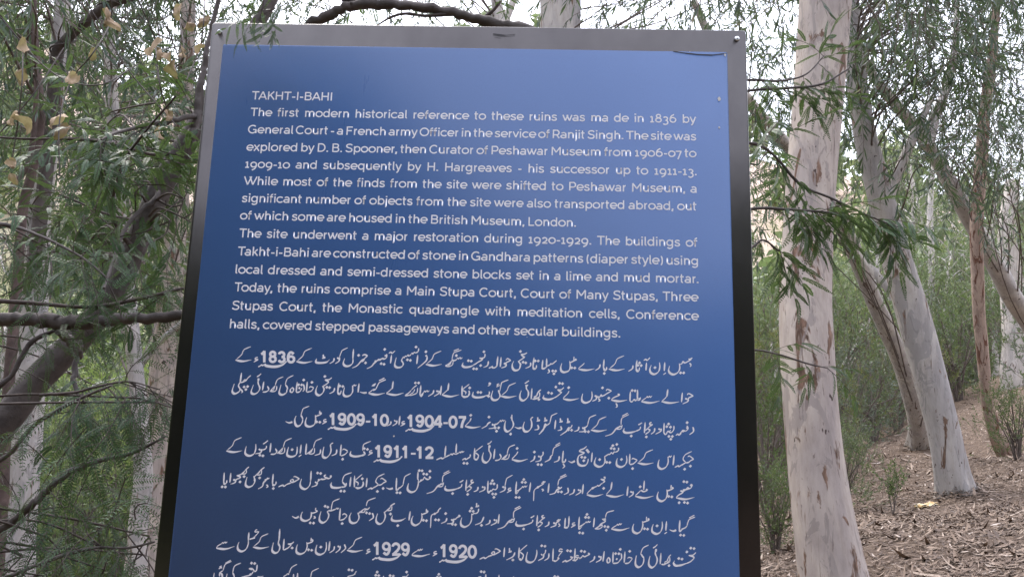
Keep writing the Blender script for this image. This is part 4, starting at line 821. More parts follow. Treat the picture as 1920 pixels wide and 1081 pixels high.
for (x0, y0, x1, y1, wd, dd, lab) in ((1742, 640, 1744, 395, 13, 26, 'thin pale trunk glimpsed in the thicket between the two leaning gums'),
                                      (1578, 700, 1640, 560, 10, 20, 'thin crooked grey stem in the thicket just right of the thick trunk'),
                                      (1452, 640, 1490, 420, 12, 22, 'thin pale trunk in the thicket between the board and the thick trunk')):
    tree('young_gum', lab, 'tree', [(x0, y0 + 60, wd * 1.2), (x0, y0, wd), ((x0 + x1) / 2 + 4, (y0 + y1) / 2, wd * .9), (x1, y1, wd * .8), (x1 + 8, y1 - 120, wd * .5)], dd, 'gum_far', 'far_leaf',
         [(x1 - 90, y1 - 260, x1 + 90, y1 - 20, dd - 2, dd + 1.5, 5, 12)], .8, seg=8, base_drop=.3, scale=(1.1, 1.8))

# ---- above and behind the board
tree('grey_gum', 'grey gum trunk rising right behind the top edge of the board', 'tree',
     [(1046, 600, 84), (1047, 300, 78), (1050, 40, 73), (1052, -80, 70), (1054, -300, 60), (1060, -600, 40)], 7.5, 'gum_grey', 'gum_leaf',
     [(1090, -220, 1400, 10, 6.5, 8.5, 13, 15), (800, -300, 1050, -40, 6.5, 8.5, 9, 14)], .42, base_drop=.2, seg=22)
tree('slim_gum', 'slim pale stem showing above the top edge of the board left of the grey trunk', 'tree',
     [(938, 500, 26), (936, 200, 24), (934, 40, 22), (925, -60, 20), (905, -300, 14)], 10.0, 'gum_far', 'gum_leaf',
     [(560, -260, 900, 0, 8.8, 10.5, 10, 14), (380, -240, 560, 30, 7.5, 9.5, 9, 15)], .48, base_drop=.2, seg=12,
     forks=[([(938, 60, 16), (955, 20, 14), (968, -20, 12), (985, -120, 8)], 10.0)])

# ---- left of the board
tree('pale_gum', 'bright pale gum trunk partly hidden behind the left edge of the board', 'tree',
     [(268, 1130, 70), (280, 1000, 62), (288, 900, 56), (298, 780, 48), (306, 680, 44), (316, 580, 44), (326, 480, 38), (335, 380, 34), (342, 250, 30), (350, 100, 26), (355, -60, 22), (358, -300, 14)], 9.0,
     'gum_main', 'gum_leaf', [(240, -160, 420, 120, 7.6, 9.6, 11, 14), (290, 150, 400, 380, 7.8, 9.2, 5, 12)], .45, base_drop=.2, seg=24)
tree('slender_gum', 'slender grey gum stem running the full height just left of the board', 'tree',
     [(256, 1130, 32), (258, 1000, 31), (268, 900, 31), (264, 800, 28), (254, 690, 27), (244, 600, 27), (236, 520, 26), (226, 430, 24), (220, 340, 23), (214, 250, 21), (208, 160, 20), (205, 60, 18), (200, -80, 15), (196, -280, 10)], 7.2,
     'gum_grey', 'gum_leaf_dark', [(130, -180, 300, 60, 6.2, 8, 11, 14), (150, 90, 290, 300, 6.4, 7.8, 5, 11), (-20, -120, 400, 170, 8, 11.5, 30, 16), (0, 150, 400, 520, 8.5, 12, 34, 15)], .4, base_drop=.2, seg=16,
     forks=[([(256, 690, 14), (275, 670, 12), (300, 640, 11), (345, 600, 9)], 7.3)])
tree('forked_gum', 'grey forked trunk with a vine twisted round its right arm, upper left', 'tree',
     [(18, 1130, 64), (28, 1010, 58), (40, 900, 54), (50, 800, 50), (58, 690, 46), (64, 590, 42), (70, 470, 38), (78, 370, 34), (90, 290, 30), (98, 210, 28), (108, 120, 27), (116, 30, 26), (122, -100, 22), (128, -300, 15)], 6.0,
     'gum_grey', 'gum_leaf_dark', [(-60, -160, 190, 40, 4.8, 6.6, 10, 14), (-20, 90, 140, 330, 5.2, 6.6, 4, 11), (-30, 320, 120, 450, 5.4, 6.6, 2, 10)], .36, base_drop=.2, seg=22,
     forks=[([(62, 520, 22), (85, 330, 24), (98, 230, 22), (106, 110, 20), (125, 75, 17), (160, 42, 16), (205, 8, 15), (250, -8, 14), (330, -60, 10)], (5.9, 5.4), 'acacia_bark')])
tree('dark_stemmed_gum', 'dark reddish stem with ragged bark near the left edge', 'tree',
     [(-10, 1100, 22), (10, 800, 19), (30, 560, 17), (42, 400, 16), (58, 330, 15), (76, 230, 14), (72, 150, 12), (66, 80, 11), (60, 0, 10), (55, -200, 7)], 5.0,
     'red_bark', 'gum_leaf_dark', [(-80, -180, 80, 60, 4.2, 5.4, 9, 13)], .34, base_drop=.2, seg=14,
     forks=[([(22, 350, 9), (55, 300, 9), (68, 180, 8), (66, 60, 7), (64, -60, 5)], 4.9)])

# ---- feathery acacias close to the board
def acacia(name, label, stem, d, branches, extra=(), bark='acacia_bark', base_drop=.5, tm=ACA, k_sc=1.0):
    root, pp = tree(name, label, 'tree', stem, d, bark, base_drop=base_drop, seg=18, lump=.04)
    cb = MB()
    for br in branches:
        pts, dd, n, sc = br[:4]
        q, qr = px_path(pts, dd); q, qr = sm_path(q, qr, 7); fb = MB(); tube(fb, q + rng.normal(0, .0035, q.shape) * (qr[:, None] > .008), qr * rng.uniform(.9, 1.12, len(qr)), 9, .11); bo = fb.build('branch', M[bark if pts[0][2] > 8 else 'acacia_dark'], root)
        if n:
            lo, hi = br[4] if len(br) > 4 else (.15, 1.0)
            k = rng.uniform(lo, hi, n) * (len(q) - 1); i0 = np.minimum(k.astype(int), len(q) - 2); fr_ = (k - i0)[:, None]
            pos = q[i0] * (1 - fr_) + q[i0 + 1] * fr_; tg = unit(q[i0 + 1] - q[i0])
            dr = tg * .8 + rng.normal(0, .55, (n, 3)) + [0, 0, -.35]
            fo = MB(); stamp(fo, tm, pos, dr, rng.uniform(.75, 1.15, n) * sc * k_sc); fo.build('foliage', [M['acacia_leaf'], M['acacia_dark']], root).parent = bo
    for (a, b, c, e, d0, d1, nn, ns, sc) in extra:
        for _ in range(nn):
            nd = P(rng.uniform(a, c), rng.uniform(b, e), rng.uniform(d0, d1))
            j = int(np.argmin(np.linalg.norm(pp - nd, axis=1))); twig_to(cb, pp[j], nd, .006, .003)
            pos = nd + rng.normal(0, .13, (ns, 3)); dr = unit(pos - nd) + rng.normal(0, .4, (ns, 3)) + [0, 0, -.35]
            for q in pos[::2]: twig_to(cb, nd, q, .003, .0018, seg=3)
            stamp(cb, tm, pos, dr, rng.uniform(.8, 1.2, ns) * sc * k_sc)
    if cb.V: cb.build('crown', [M['acacia_leaf'], M['acacia_dark']], root)
    return root
leaning = acacia('leaning_acacia', 'grey brown acacia trunk leaning steeply right and passing behind the board', 
    [(-110, 915, 51), (0, 800, 48), (70, 712, 46), (150, 630, 44), (205, 560, 41), (245, 480, 40), (290, 378, 40), (330, 300, 37), (372, 228, 32), (420, 140, 28), (480, 50, 25), (540, -60, 19)], 3.3,
    [([(352, 270, 20), (368, 235, 17), (372, 180, 13), (385, 120, 11), (395, 60, 8), (420, -40, 6)], 3.2, 8, .9),
     ([(375, 214, 10), (320, 226, 9), (260, 238, 7), (215, 250, 5), (190, 262, 3)], (3.2, 2.8), 9, .9),
     ([(300, 360, 9), (240, 420, 7), (215, 480, 5), (195, 540, 4)], (3.2, 2.8), 4, .85),
     ([(340, 285, 7), (290, 290, 6), (230, 275, 6), (160, 262, 5), (40, 260, 4), (-30, 255, 3)], (3.3, 2.9), 7, .85),
     ([(250, 470, 8), (210, 400, 6), (230, 310, 5), (270, 250, 4), (330, 180, 3)], (3.2, 2.7), 7, .85),
     ([(150, 640, 12), (138, 700, 9), (145, 740, 6), (150, 790, 3)], (3.2, 3.1), 5, .8),
     ([(110, 620, 14), (140, 650, 13), (150, 670, 9)], (2.9, 3.25), 0, 1)],
    extra=[(150, 180, 330, 400, 3.5, 4.2, 9, 5, .85), (40, 380, 210, 540, 3.5, 4.2, 8, 5, .85), (220, 330, 350, 470, 2.8, 3.1, 4, 4, .8), (270, 320, 350, 430, 2.8, 3.1, 1, 4, .7)], k_sc=.72)
acacia('spreading_acacia', 'dark feathery acacia at far left, its level branch crossing the leaning trunk',
    [(-330, 1081, 70), (-300, 800, 62), (-280, 600, 56), (-260, 400, 46), (-220, 200, 36), (-160, 0, 26)], 2.9,
    [([(-282, 610, 30), (-120, 604, 25), (0, 598, 22), (70, 600, 22), (120, 604, 24), (170, 604, 22), (230, 598, 20), (340, 590, 17), (460, 572, 13)], (2.9, 2.7), 3, .6, (.5, .9)),
     ([(-290, 1010, 26), (-100, 1010, 18), (0, 992, 13), (50, 955, 12), (95, 912, 11), (140, 880, 10), (190, 862, 8), (250, 848, 6), (310, 818, 4)], (2.8, 2.6), 6, .8, (.3, .75)),
     ([(-300, 1081, 20), (-120, 1100, 12), (0, 1084, 7), (60, 1062, 6), (120, 1040, 6), (180, 1026, 5), (240, 1026, 4), (290, 1015, 3)], (2.7, 2.5), 9, .8),
     ([(-290, 900, 20), (-130, 900, 12), (0, 862, 8), (60, 800, 7), (110, 768, 6), (160, 742, 5), (210, 722, 4)], (2.8, 2.5), 4, .75),
     ([(-290, 780, 20), (-130, 770, 12), (0, 724, 9), (40, 670, 8), (60, 640, 8), (100, 620, 6)], (2.8, 2.8), 3, .75),
     ([(75, 740, 5), (140, 735, 5), (180, 725, 4), (240, 715, 3), (300, 730, 2)], (2.6, 2.5), 9, .8),
     ([(-60, 560, 8), (60, 568, 7), (170, 575, 6), (260, 560, 7), (345, 540, 5)], (2.75, 2.8), 7, .8),
     ([(-120, 420, 12), (0, 420, 7), (70, 440, 5), (150, 480, 4), (200, 520, 3)], (2.8, 2.6), 7, .75)],
    extra=[(0, 470, 110, 530, 3.5, 4.0, 2, 4, .8), (230, 700, 310, 760, 2.5, 2.9, 2, 4, .8), (160, 980, 280, 1081, 2.6, 3.2, 4, 4, .8), (90, 680, 200, 760, 3.8, 4.6, 2, 4, .8),
           (-80, 990, 130, 1081, 2.6, 3.3, 4, 4, .8)], tm=ACB, k_sc=.85)
acacia('hidden_acacia', 'acacia hidden behind the board, its thin feathery branches reaching past the right edge', 
    [(1190, 900, 60), (1180, 600, 52), (1175, 420, 44), (1165, 260, 36), (1150, 160, 30), (1100, 110, 24)], 2.75,
    [([(1178, 480, 22), (1300, 420, 10), (1405, 392, 6), (1470, 392, 5), (1530, 396, 4), (1570, 400, 3)], (2.75, 2.9), 11, .5, (.45, 1)),
     ([(1175, 350, 20), (1300, 268, 10), (1405, 268, 6), (1450, 290, 5), (1500, 345, 5), (1560, 372, 4), (1630, 405, 3), (1690, 428, 2)], (2.75, 3.0), 18, .5, (.42, 1)),
     ([(1170, 300, 16), (1300, 190, 8), (1405, 170, 5), (1480, 165, 5), (1540, 158, 4), (1590, 130, 3)], (2.75, 3.0), 8, .45, (.42, 1)),
     ([(1168, 260, 14), (1300, 160, 7), (1405, 150, 5), (1460, 152, 4), (1510, 140, 3), (1545, 105, 2)], (2.75, 3.0), 9, .45, (.42, 1)),
     ([(1184, 700, 14), (1300, 660, 8), (1405, 655, 4), (1460, 664, 3), (1510, 680, 3), (1552, 690, 2)], (2.75, 2.9), 6, .4, (.5, 1)),
     ([(1180, 600, 14), (1300, 520, 8), (1400, 470, 5), (1430, 450, 4), (1460, 470, 3)], (2.75, 2.9), 6, .5, (.6, 1)),
     ([(1160, 200, 26), (1010, 70, 22), (930, 46, 19), (850, 24, 18), (760, 10, 17), (690, 9, 17), (640, 18, 17), (590, 42, 18), (540, 90, 14)], (2.8, 2.9), 0, 1),
     ([(770, 9, 9), (720, -6, 8), (680, -14, 7), (640, -50, 5)], 2.86, 2, .6), ([(850, 26, 8), (800, 30, 6), (760, 26, 5), (730, 34, 4), (690, 60, 3)], 2.84, 0, 1), ([(900, 38, 7), (930, 14, 6), (950, -20, 4)], 2.84, 2, .6),
     ([(690, 9, 12), (640, -5, 12), (600, -30, 10), (560, -90, 8)], 2.88, 4, .7)],
    extra=[(1420, 300, 1450, 420, 2.6, 3.0, 1, 4, .6)])

# ---- a frond of the leaning acacia hangs over the board's top edge
mb = MB(); pts = [(505, -90), (500, -40), (494, 5), (486, 40)]
q = np.array([P(x, y, 1.77) for x, y in pts]); tube(mb, catmull(q, 6), np.linspace(.003, .001, 19), 5, 0, 1)
stamp(mb, ACA, np.array([P(498, 14, 1.77), P(490, 22, 1.77), P(502, 20, 1.77), P(480, 24, 1.78), P(515, 30, 1.77)]), np.array([[-.6, 0, -.6], [.15, 0, -1], [.5, .0, -.8], [-.9, 0, -.35], [.0, 0, -1]]), np.array([.25, .23, .21, .21, .18]))
mb.build('overhanging_frond', [M['acacia_leaf'], M['acacia_dark']], leaning)

# ------------------------------------------------------------------ shrubs and trees of the thicket: a few kinds, copied
def shrub_kind(seed, h, wd, n, tm, sc, leafm, upr=.6):
    global rng
    keep = rng; rng = np.random.default_rng(seed); st, cr_ = MB(), MB()
    for i in range(9):
        a = rng.uniform(0, 6.28); tip = np.array([math.cos(a) * wd * .4 * rng.uniform(.3, 1), math.sin(a) * wd * .4 * rng.uniform(.3, 1), h * rng.uniform(.6, .95)])
        p = catmull([[.04 * math.cos(a), .04 * math.sin(a), -.1], tip * [.35, .35, .45], tip], 6); tube(st, p, np.linspace(.012 * h, .004 * h, len(p)), 6)
    cl = rng.normal(0, 1, (max(6, n // 12), 3)); cl = unit(cl) * rng.uniform(.35, 1, (len(cl), 1)) ** .6
    cl = cl * [wd * .5, wd * .5, h * .46] + [0, 0, h * .52]
    for c in cl:
        pos = c + rng.normal(0, .13 * wd, (12, 3)); pos[:, 2] = np.maximum(pos[:, 2], .05)
        twig_to(st, [0, 0, h * .25], c, .006 * h, .003 * h, 0)
        stamp(cr_, tm, pos, unit(pos - [0, 0, h * .3]) + rng.normal(0, .45, (12, 3)) + [0, 0, upr], rng.uniform(.7, 1.25, 12) * sc)
    rng = keep
    def fin(b, nm, ms): return make_mesh(nm, np.concatenate(b.V), (np.concatenate(b.F), np.array(b.S, dtype=np.int32)), ms, rnd=np.concatenate(b.R), mat_idx=b.M)
    return [('stem', fin(st, 'stem', M['twig'])), ('crown', fin(cr_, 'crown', [leafm, M['twig']]))]
def gum_kind(seed, h, n, sc, leafm, bark, r0=.11):
    global rng
    keep = rng; rng = np.random.default_rng(seed); st, cr_ = MB(), MB()
    lean = rng.normal(0, .10, 2) * h; tr = catmull([[0, 0, -.2], [lean[0] * .3, lean[1] * .3, h * .35], [lean[0] * .5 + .1, lean[1] * .6, h * .7], [lean[0], lean[1], h]], 8)
    tube(st, tr, np.linspace(r0, r0 * .25, len(tr)), 12, .05)
    for k in range(n):
        a = rng.uniform(0, 6.28); zz = h * rng.uniform(.38, 1.08); rad = h * .30 * rng.uniform(.2, 1) * (1.1 - abs(zz / h - .7))
        c = np.array([lean[0] * zz / h + rad * math.cos(a), lean[1] * zz / h + rad * math.sin(a), zz]); j = int(np.argmin(np.abs(tr[:, 2] - (zz - rad * .7))))
        twig_to(st, tr[j], c, r0 * .28, .008, 0)
        pos = c + rng.normal(0, .085 * h, (15, 3)) * [1, 1, .8]
        stamp(cr_, GUM, pos, unit(pos - c) + rng.normal(0, .5, (15, 3)) + [0, 0, -.2], rng.uniform(.8, 1.3, 15) * sc)
    rng = keep
    def fin(b, nm, ms): return make_mesh(nm, np.concatenate(b.V), (np.concatenate(b.F), np.array(b.S, dtype=np.int32)), ms, rnd=np.concatenate(b.R), mat_idx=b.M)
    return [('trunk', fin(st, 'trunk', M[bark])), ('crown', fin(cr_, 'crown', [leafm, M['twig']]))]
def put(kind, name, label, cat, group, xyz, scale, rot):
    t = thing(name, label, cat, xyz, group); t.rotation_euler = (0, 0, rot); t.scale = (scale,) * 3
    for nm, me in kind:
        o = bpy.data.objects.new(nm, me); COL.objects.link(o); o.parent = t
    return t
def at_px(px, d):
    p = P(px, 900, d); return (p[0], d, gz(p[0], d) - .03)
SH = [shrub_kind(1, 2.0, 1.9, 260, SPRIG, 1.0, M['shrub_leaf']), shrub_kind(2, 1.8, 2.0, 240, SPRIG, 1.0, M['grey_leaf']), shrub_kind(3, 2.4, 1.8, 280, SPRIG, 1.1, M['far_leaf']), shrub_kind(4, 2.2, 2.4, 300, SPRIG, 1.15, M['bright_leaf']), shrub_kind(5, 1.9, 1.7, 190, SPRIG, 1.0, M['olive_leaf'])]
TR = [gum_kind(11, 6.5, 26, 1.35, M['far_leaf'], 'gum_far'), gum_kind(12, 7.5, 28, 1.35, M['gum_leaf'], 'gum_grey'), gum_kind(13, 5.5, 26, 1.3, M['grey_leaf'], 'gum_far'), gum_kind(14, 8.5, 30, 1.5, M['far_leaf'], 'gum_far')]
r5 = random.Random(5)
SL = ['leafy green shrub in the thicket on the slope right of the board', 'dull grey green shrub low on the slope right of the board', 'tall pale green shrub in the thicket right of the board', 'bright yellow green bush beyond the trunks']
for px, d, s, k in ((1436, 10.5, .75, 0), (1500, 12, .8, 1), (1545, 13.5, .85, 4), (1600, 15, .9, 1), (1470, 14.5, 1.0, 4), (1640, 16.5, .95, 1), (1560, 17, 1.3, 2), (1690, 18.5, .9, 4), (1440, 19, 1.5, 2), (1735, 19, .9, 4), (1770, 21, 1.0, 1), (1810, 20, 1.0, 0), (1630, 20, 1.2, 4),
                    (1850, 23, 1.0, 2), (1910, 22, 1.1, 0), (1660, 22, 1.5, 2), (1520, 23, 1.7, 2), (1600, 26, 1.9, 2), (1720, 26, 1.8, 2), (1790, 28, 1.9, 0), (1870, 28, 1.7, 2), (1950, 27, 1.7, 2), (1430, 27, 2.2, 3), (1500, 31, 2.3, 3),
                    (1980, 19, 1.2, 0), (2050, 16, 1.2, 1), (1650, 32, 2.3, 3), (1760, 34, 2.3, 2)):
    put(SH[k], 'shrub', SL[k] if k < 3 else 'olive shrub with yellowing leaves on the slope right of the board' if k == 4 else 'bright yellow green bush far beyond the trunks right of the board', 'shrub', 'shrubs in the thicket right of the board', at_px(px, d), s, r5.uniform(0, 6.3))
for px, d, s, k in ((1560, 32, .75, 2), (1620, 24, .7, 2), (1680, 30, 1.0, 0), (1730, 36, 1.3, 3), (1775, 26, .9, 2), (1840, 32, 1.1, 3), (1880, 25, .9, 0), (1930, 30, 1.1, 0), (1990, 31, 1.1, 2), (2060, 22, .9, 1), (1800, 42, 1.4, 3), (1640, 42, 1.2, 0)):
    put(TR[k], 'thicket_tree', 'pale leafy gum tree standing in the thicket right of the board', 'tree', 'trees in the thicket right of the board', at_px(px, d), s, r5.uniform(0, 6.3))
for px, d, s, k in ((20, 9, 1.0, 0), (110, 10, 1.1, 2), (200, 9.5, .9, 0), (275, 11, 1.15, 0), (340, 10, 1.0, 1), (60, 13, 1.4, 2), (160, 14, 1.5, 3), (250, 14.5, 1.4, 2), (330, 15, 1.7, 3), (-40, 12, 1.3, 0), (30, 19, 1.9, 3), (120, 20, 2.1, 3), (220, 21, 1.9, 3), (310, 22, 2.3, 3),
                    (-100, 9, 1.2, 0), (70, 27, 2.5, 3), (180, 29, 2.3, 3), (290, 30, 2.8, 3), (380, 27, 2.5, 3)):
    put(SH[k], 'bush', ('leafy green bush in the undergrowth left of the board', 'dull grey green bush beside the left edge of the board', 'pale green bush behind the trunks left of the board', 'bright yellow green bush far behind the trunks left of the board')[k], 'bush', 'bushes in the undergrowth left of the board', at_px(px, d), s, r5.uniform(0, 6.3))
for px, d, s, k in ((-60, 15, .9, 1), (190, 17, .75, 2), (390, 16, .9, 1), (320, 27, .9, 0), (40, 30, .8, 2)):
    put(TR[k], 'woodland_tree', 'leafy gum tree standing among the bushes left of the board', 'tree', 'trees among the bushes left of the board', at_px(px, d), s, r5.uniform(0, 6.3))
for px, d, s, k in ((560, 11, .9, 1), (700, 14, 1.0, 0), (840, 12, .95, 2), (1180, 13, 1.0, 1), (620, 19, 1.1, 3), (1230, 20, .9, 3)):
    put(TR[k], 'screened_tree', 'leafy gum tree behind the board, only its crown showing over the top edge', 'tree', 'trees behind the board', at_px(px, d), s, r5.uniform(0, 6.3))
# shrubs and seedlings one can point at
put(SH[0], 'shrub', 'dense dark green shrub beside the foot of the red stemmed gum', 'shrub', None, at_px(1912, 10.5), .42, 1.0)
put(SH[0], 'shrub', 'low leafy shrub between the board and the foot of the thick trunk', 'shrub', None, at_px(1450, 6.6), .30, 2.0)
put(SH[2], 'shrub', 'small upright shrub on the litter just right of the thick trunk', 'shrub', None, at_px(1580, 8.6), .32, .3)
def seedling(px, py, d, h, n, label):
    base = P(px, py, d); base[2] = gz(base[0], base[1]); t = thing('seedling', label, 'plant', base); mb = MB(); lf = MB()
    for k in range(n):
        a = rng.uniform(0, 6.28); tip = base + [math.cos(a) * h * .25, math.sin(a) * h * .25, h * rng.uniform(.7, 1)]
        p = catmull([base, base * .5 + tip * .5 + [0, 0, .04 * h], tip], 5); tube(mb, p, np.linspace(.005, .002, len(p)), 5)
        pos = p[3:]; stamp(lf, SPRIG, pos, unit(np.tile(tip - base, (len(pos), 1))) + rng.normal(0, .4, (len(pos), 3)), np.full(len(pos), .5))
    mb.build('stem', M['twig'], t); lf.build('foliage', [M['shrub_leaf'], M['twig']], t)
seedling(1674, 952, 7.8, .30, 3, 'small green seedling on the litter left of the leaning gum')
seedling(1455, 985, 6.6, .22, 2, 'tiny leafy seedling on the ground beside the right edge of the board')

# far woods on the hillsides plus an unseen belt added behind the viewer for dark reflections: one mass
def woodland():
    mb = MB(); g = rng; V = []; R = []
    def clump(x, y, h, wd, n, sz, b):
        z0 = gz(x, y); c = g.normal(0, 1, (n, 3)); c = unit(c) * g.uniform(.5, 1, (n, 1)); p = c * [wd, wd, h * .5] + [x, y, z0 + h * .52]
        p = p + g.normal(0, .12 * wd, (n, 3)); d1 = unit(g.normal(size=(n, 3))); d2 = unit(np.cross(d1, g.normal(size=(n, 3)))); s = sz * g.uniform(.5, 1.2, (n, 1))
        V.append(np.stack([p - d1 * s, p + d2 * s * .45, p + d1 * s, p - d2 * s * .45], 1).reshape(-1, 3)); R.append(np.repeat(np.clip(b + g.normal(0, .18, n), 0, 1), 4))
    for _ in range(800):
        az = g.uniform(-.75, .75); r = g.uniform(34, 130); x, y = r * math.sin(az), r * math.cos(az)
        if az < -.02 and r > 55 and g.uniform() < .6: continue
        if az > 0 and r > 80 and g.uniform() < .6: continue
        h = g.uniform(2.5, 6.5) * (1.5 if az > .2 else 1); clump(x, y, h, h * .42, 170, .34 + r * .004, g.uniform(.25, .7))
    for _ in range(190):  # unseen belt behind the viewer, its height shaped to darken the frame's reflection
        az = math.pi + g.uniform(-1.3, 1.3); r = g.uniform(8, 16); x, y = r * math.sin(az), r * math.cos(az)
        h = g.uniform(.46, .60) * r + 1.5 + 3.3 * max(0, math.sin(az - math.pi)) * (1 if az > math.pi else 0) - min(0, gz(x, y)); clump(x, y, h, h * .42, 420, .34, g.uniform(.0, .2))
    V = np.concatenate(V); n = len(V) // 4
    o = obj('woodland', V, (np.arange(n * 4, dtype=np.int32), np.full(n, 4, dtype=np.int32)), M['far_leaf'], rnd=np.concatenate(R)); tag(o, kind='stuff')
woodland()

# ------------------------------------------------------------------ leaf and bark litter on the slope
def litter():
    m, nt, b = node_mat('litter')
    at = N(nt, 'ShaderNodeAttribute', attribute_name='rnd')
    c = ramp(nt, at.outputs['Fac'], [(0, (.04, .026, .020)), (.3, (.098, .064, .045)), (.6, (.185, .13, .094)), (.85, (.31, .238, .185)), (1, (.55, .48, .43))])
    nt.links.new(c, b.inputs['Base Color']); b.inputs['Roughness'].default_value = .8
    n = 70000; g = rng
    d = 3.6 * (25 / 3.6) ** (g.uniform(0, 1, n) ** .85); lat = g.uniform(.18, .72, n); x, y = d * lat, d
    bare = .5 + .5 * np.sin(2.1 * x + 1.3 * np.sin(1.7 * y)) * np.sin(1.6 * y + 1.1 * np.sin(2.3 * x))
    keep = g.uniform(0, 1, n) < np.clip((lat - .17) * 9, .15, 1) * (.35 + .65 * np.clip(bare * 2.2, 0, 1)); x, y = x[keep], y[keep]
    for bx, by, rr in BASES:                            # drifts of litter banked against the trunks
        k = 420; a = g.uniform(0, 6.28, k); q = rr * (.95 + g.exponential(.45, k)); x = np.concatenate([x, bx + q * np.cos(a)]); y = np.concatenate([y, by + q * np.sin(a)])
    n = len(x); bank = np.zeros(n)
    for bx, by, rr in BASES: bank += .075 * np.exp(-np.maximum(0, np.hypot(x - bx, y - by) - rr) / .09) * g.uniform(.2, 1, n)
    p = np.column_stack([x, y, ground_z(x, y) + g.uniform(.003, .02, n) + bank]); e = .05
    nx = (ground_z(x + e, y) - ground_z(x - e, y)) / (2 * e); ny = (ground_z(x, y + e) - ground_z(x, y - e)) / (2 * e); nr = unit(np.column_stack([-nx, -ny, np.ones(n)]) + g.normal(0, .22, (n, 3)))
    a = g.uniform(0, 6.28, n); d1 = np.column_stack([np.cos(a), np.sin(a), np.zeros(n)]); d1 = unit(d1 - nr * (d1 * nr).sum(1, keepdims=True)); d2 = np.cross(nr, d1)
    big = g.uniform(0, 1, n) < .05; L = np.where(big, g.uniform(.10, .26, n), g.uniform(.028, .085, n))[:, None]; W = np.where(big, g.uniform(.012, .03, n), g.uniform(.005, .015, n))[:, None]
    stick_ = g.uniform(0, 1, n) < .008; L = np.where(stick_[:, None], g.uniform(.25, .7, n)[:, None], L); W = np.where(stick_[:, None], .011, W)
    cu = nr * L * np.where(stick_, .01, g.uniform(-.02, .16, n))[:, None]
    V = np.stack([p - d1 * L * .5 + cu, p - d1 * L * .12 + d2 * W * .5, p - d1 * L * .12 - d2 * W * .5, p + d1 * L * .2 + d2 * W * .45, p + d1 * L * .2 - d2 * W * .45, p + d1 * L * .5 + cu], 1).reshape(-1, 3)
    bb = (np.arange(n) * 6)[:, None]; F = np.concatenate([bb + [[0, 2, 1]], bb + [[1, 2, 4, 3]], bb + [[3, 4, 5]]], 1)
    o = obj('leaf_litter', V, (F.ravel().astype(np.int32), np.tile([3, 4, 3], n).astype(np.int32)), m, rnd=np.repeat(np.clip(g.beta(1.8, 2.2, n), 0, 1), 6)); tag(o, kind='stuff')
litter()

# a yellow scrap of packaging on the litter at the foot of the leaning gum
m, nt, b = node_mat('yellow_card'); b.inputs['Roughness'].default_value = .55
nt.links.new(ramp(nt, noise(nt, 30, 3, .6), [(.40, (.40, .25, .10)), (.5, (.50, .38, .20)), (.58, (.55, .50, .40))]), b.inputs['Base Color'])
c0 = P(1737, 919, 8.1); c0[2] = gz(c0[0], c0[1]); t = thing('wrapper', 'crumpled yellow scrap of packaging lying left of the leaning gum base', 'litter', c0)
nx_, ny_ = 9, 5; V = []; 
for top in (1, 0):
    for i in range(nx_):
        for j in range(ny_):
            a, q = i / (nx_ - 1) - .5, j / (ny_ - 1) - .5
            V.append(c0 + [a * .19 + .01 * math.sin(9 * q), q * .07 + .03 * a, .012 + .030 * top * (1 - (2 * q) ** 2 * .5) + .012 * math.sin(11 * a + 3 * q) + .03 * a])
F = []; K = nx_ * ny_
for i in range(nx_ - 1):
    for j in range(ny_ - 1):
        q = i * ny_ + j; F += [(q, q + ny_, q + ny_ + 1, q + 1), (K + q, K + q + 1, K + q + ny_ + 1, K + q + ny_)]
rim = [i * ny_ for i in range(nx_)] + [(nx_ - 1) * ny_ + j for j in range(1, ny_)] + [i * ny_ + ny_ - 1 for i in range(nx_ - 2, -1, -1)] + [j for j in range(ny_ - 2, 0, -1)]
for k in range(len(rim)): a, bq = rim[k], rim[(k + 1) % len(rim)]; F.append((a, bq, K + bq, K + a))
obj('card', V, F, m, t)

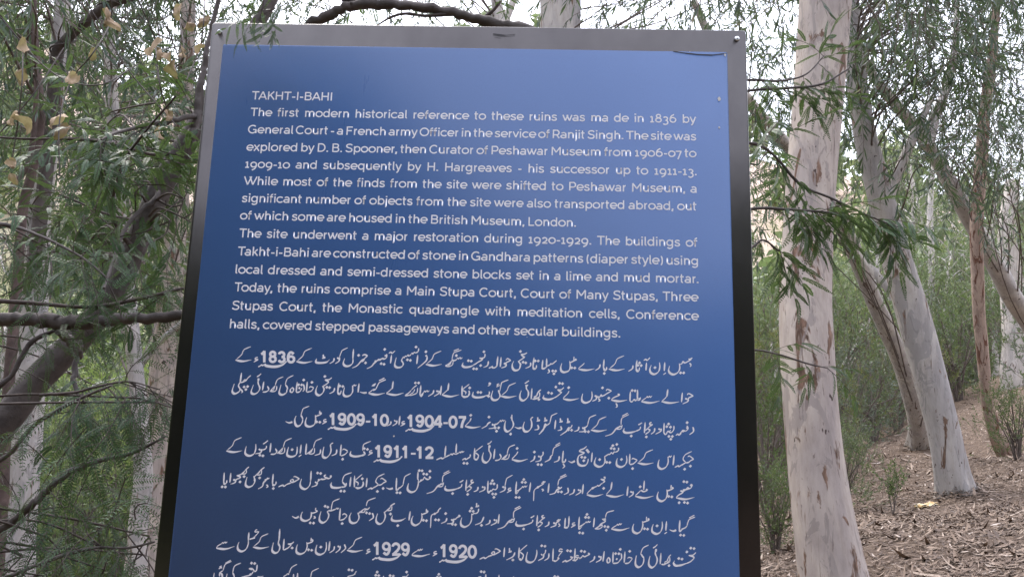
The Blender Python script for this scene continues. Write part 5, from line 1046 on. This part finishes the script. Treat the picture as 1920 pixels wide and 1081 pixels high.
# ------------------------------------------------------------------ climbing vine with dry leaves, upper left
vine = thing('climbing_vine', 'dry climbing vine with withered tan leaves hanging in the upper left', 'vine', P(90, 300, 5.5))
mb = MB()
q, qr = px_path([(78, 560, 4), (92, 300, 4), (98, 230, 4), (106, 110, 4), (125, 75, 4), (160, 42, 4), (205, 8, 4), (250, -8, 4)], (5.85, 5.5)); q = catmull(q, 14)
s = np.linspace(0, 34, len(q)); q = q + .055 * np.column_stack([np.cos(s), np.sin(s), .4 * np.sin(s)]); tube(mb, q, np.full(len(q), .006), 6); mb.build('stem', M['acacia_bark'], vine); mb = MB()
for pts in ([(250, -20), (290, 70), (292, 90), (300, 160), (316, 210)], [(330, -30), (334, 20), (345, 100), (327, 130)], [(60, 60), (44, 85), (42, 145), (35, 220), (22, 305)], [(205, -20), (208, 38), (174, 100), (135, 148), (112, 225), (112, 330)],
            [(385, -30), (382, 40), (374, 92), (350, 150)], [(120, 90), (60, 180), (-10, 260)], [(160, 0), (240, 130), (330, 235)], [(-10, 20), (90, 130), (180, 160), (260, 120)]):
    q = catmull(np.array([P(x, y, 2.95 + .1 * math.sin(x)) for x, y in pts]), 8); tube(mb, q, np.full(len(q), .0024), 5); mb.build('stem', M['acacia_bark'], vine); mb = MB()
for px, py, sz in ((200, 32, 40), (214, 46, 34), (174, 101, 30), (135, 148, 38), (288, 88, 40), (298, 102, 34), (345, 102, 32), (327, 131, 40), (316, 216, 34), (334, 22, 36), (382, 40, 36), (357, 50, 30), (44, 85, 34), (42, 145, 36), (42, 232, 44), (27, 222, 36), (106, 226, 44), (116, 246, 40),
                   (22, 307, 32), (374, 92, 26), (302, 250, 30), (312, 108, 28), (26, 336, 26)):
    c = P(px, py, 2.9); L = sz / F_PX * 2.95; ax = unit(np.array([rng.normal(0, .5), rng.normal(0, .5), -1.0])); sd = unit(np.cross(ax, rng.normal(size=3))); nn = np.cross(ax, sd)
    V = []; F = []; ni, nj = 8, 7; f1, f2 = rng.uniform(0, 6.28, 2)
    for i in range(ni):
        tt = i / (ni - 1); wid = (math.sin(math.pi * min(1, tt * .92 + .06)) ** .7) * (1 + .22 * math.sin(7 * tt + f1))
        for j in range(nj):
            k = j / (nj - 1) * 2 - 1
            V.append(c + ax * L * (tt - .5) * (1 - .12 * k * k) + sd * L * .42 * wid * k * (1 - .25 * abs(k)) + nn * L * (.22 * k * k * math.sin(3 * tt + f2) + .16 * math.sin(4 * tt + f1) + .08 * math.sin(5 * k + 6 * tt + f2)))
    for i in range(ni - 1):
        for j in range(nj - 1): a = i * nj + j; F.append((a, a + 1, a + nj + 1, a + nj))
    obj('dry_leaf', V, F, M['dry_leaf'], vine, rnd=np.full(len(V), rng.uniform(.1, 1)))
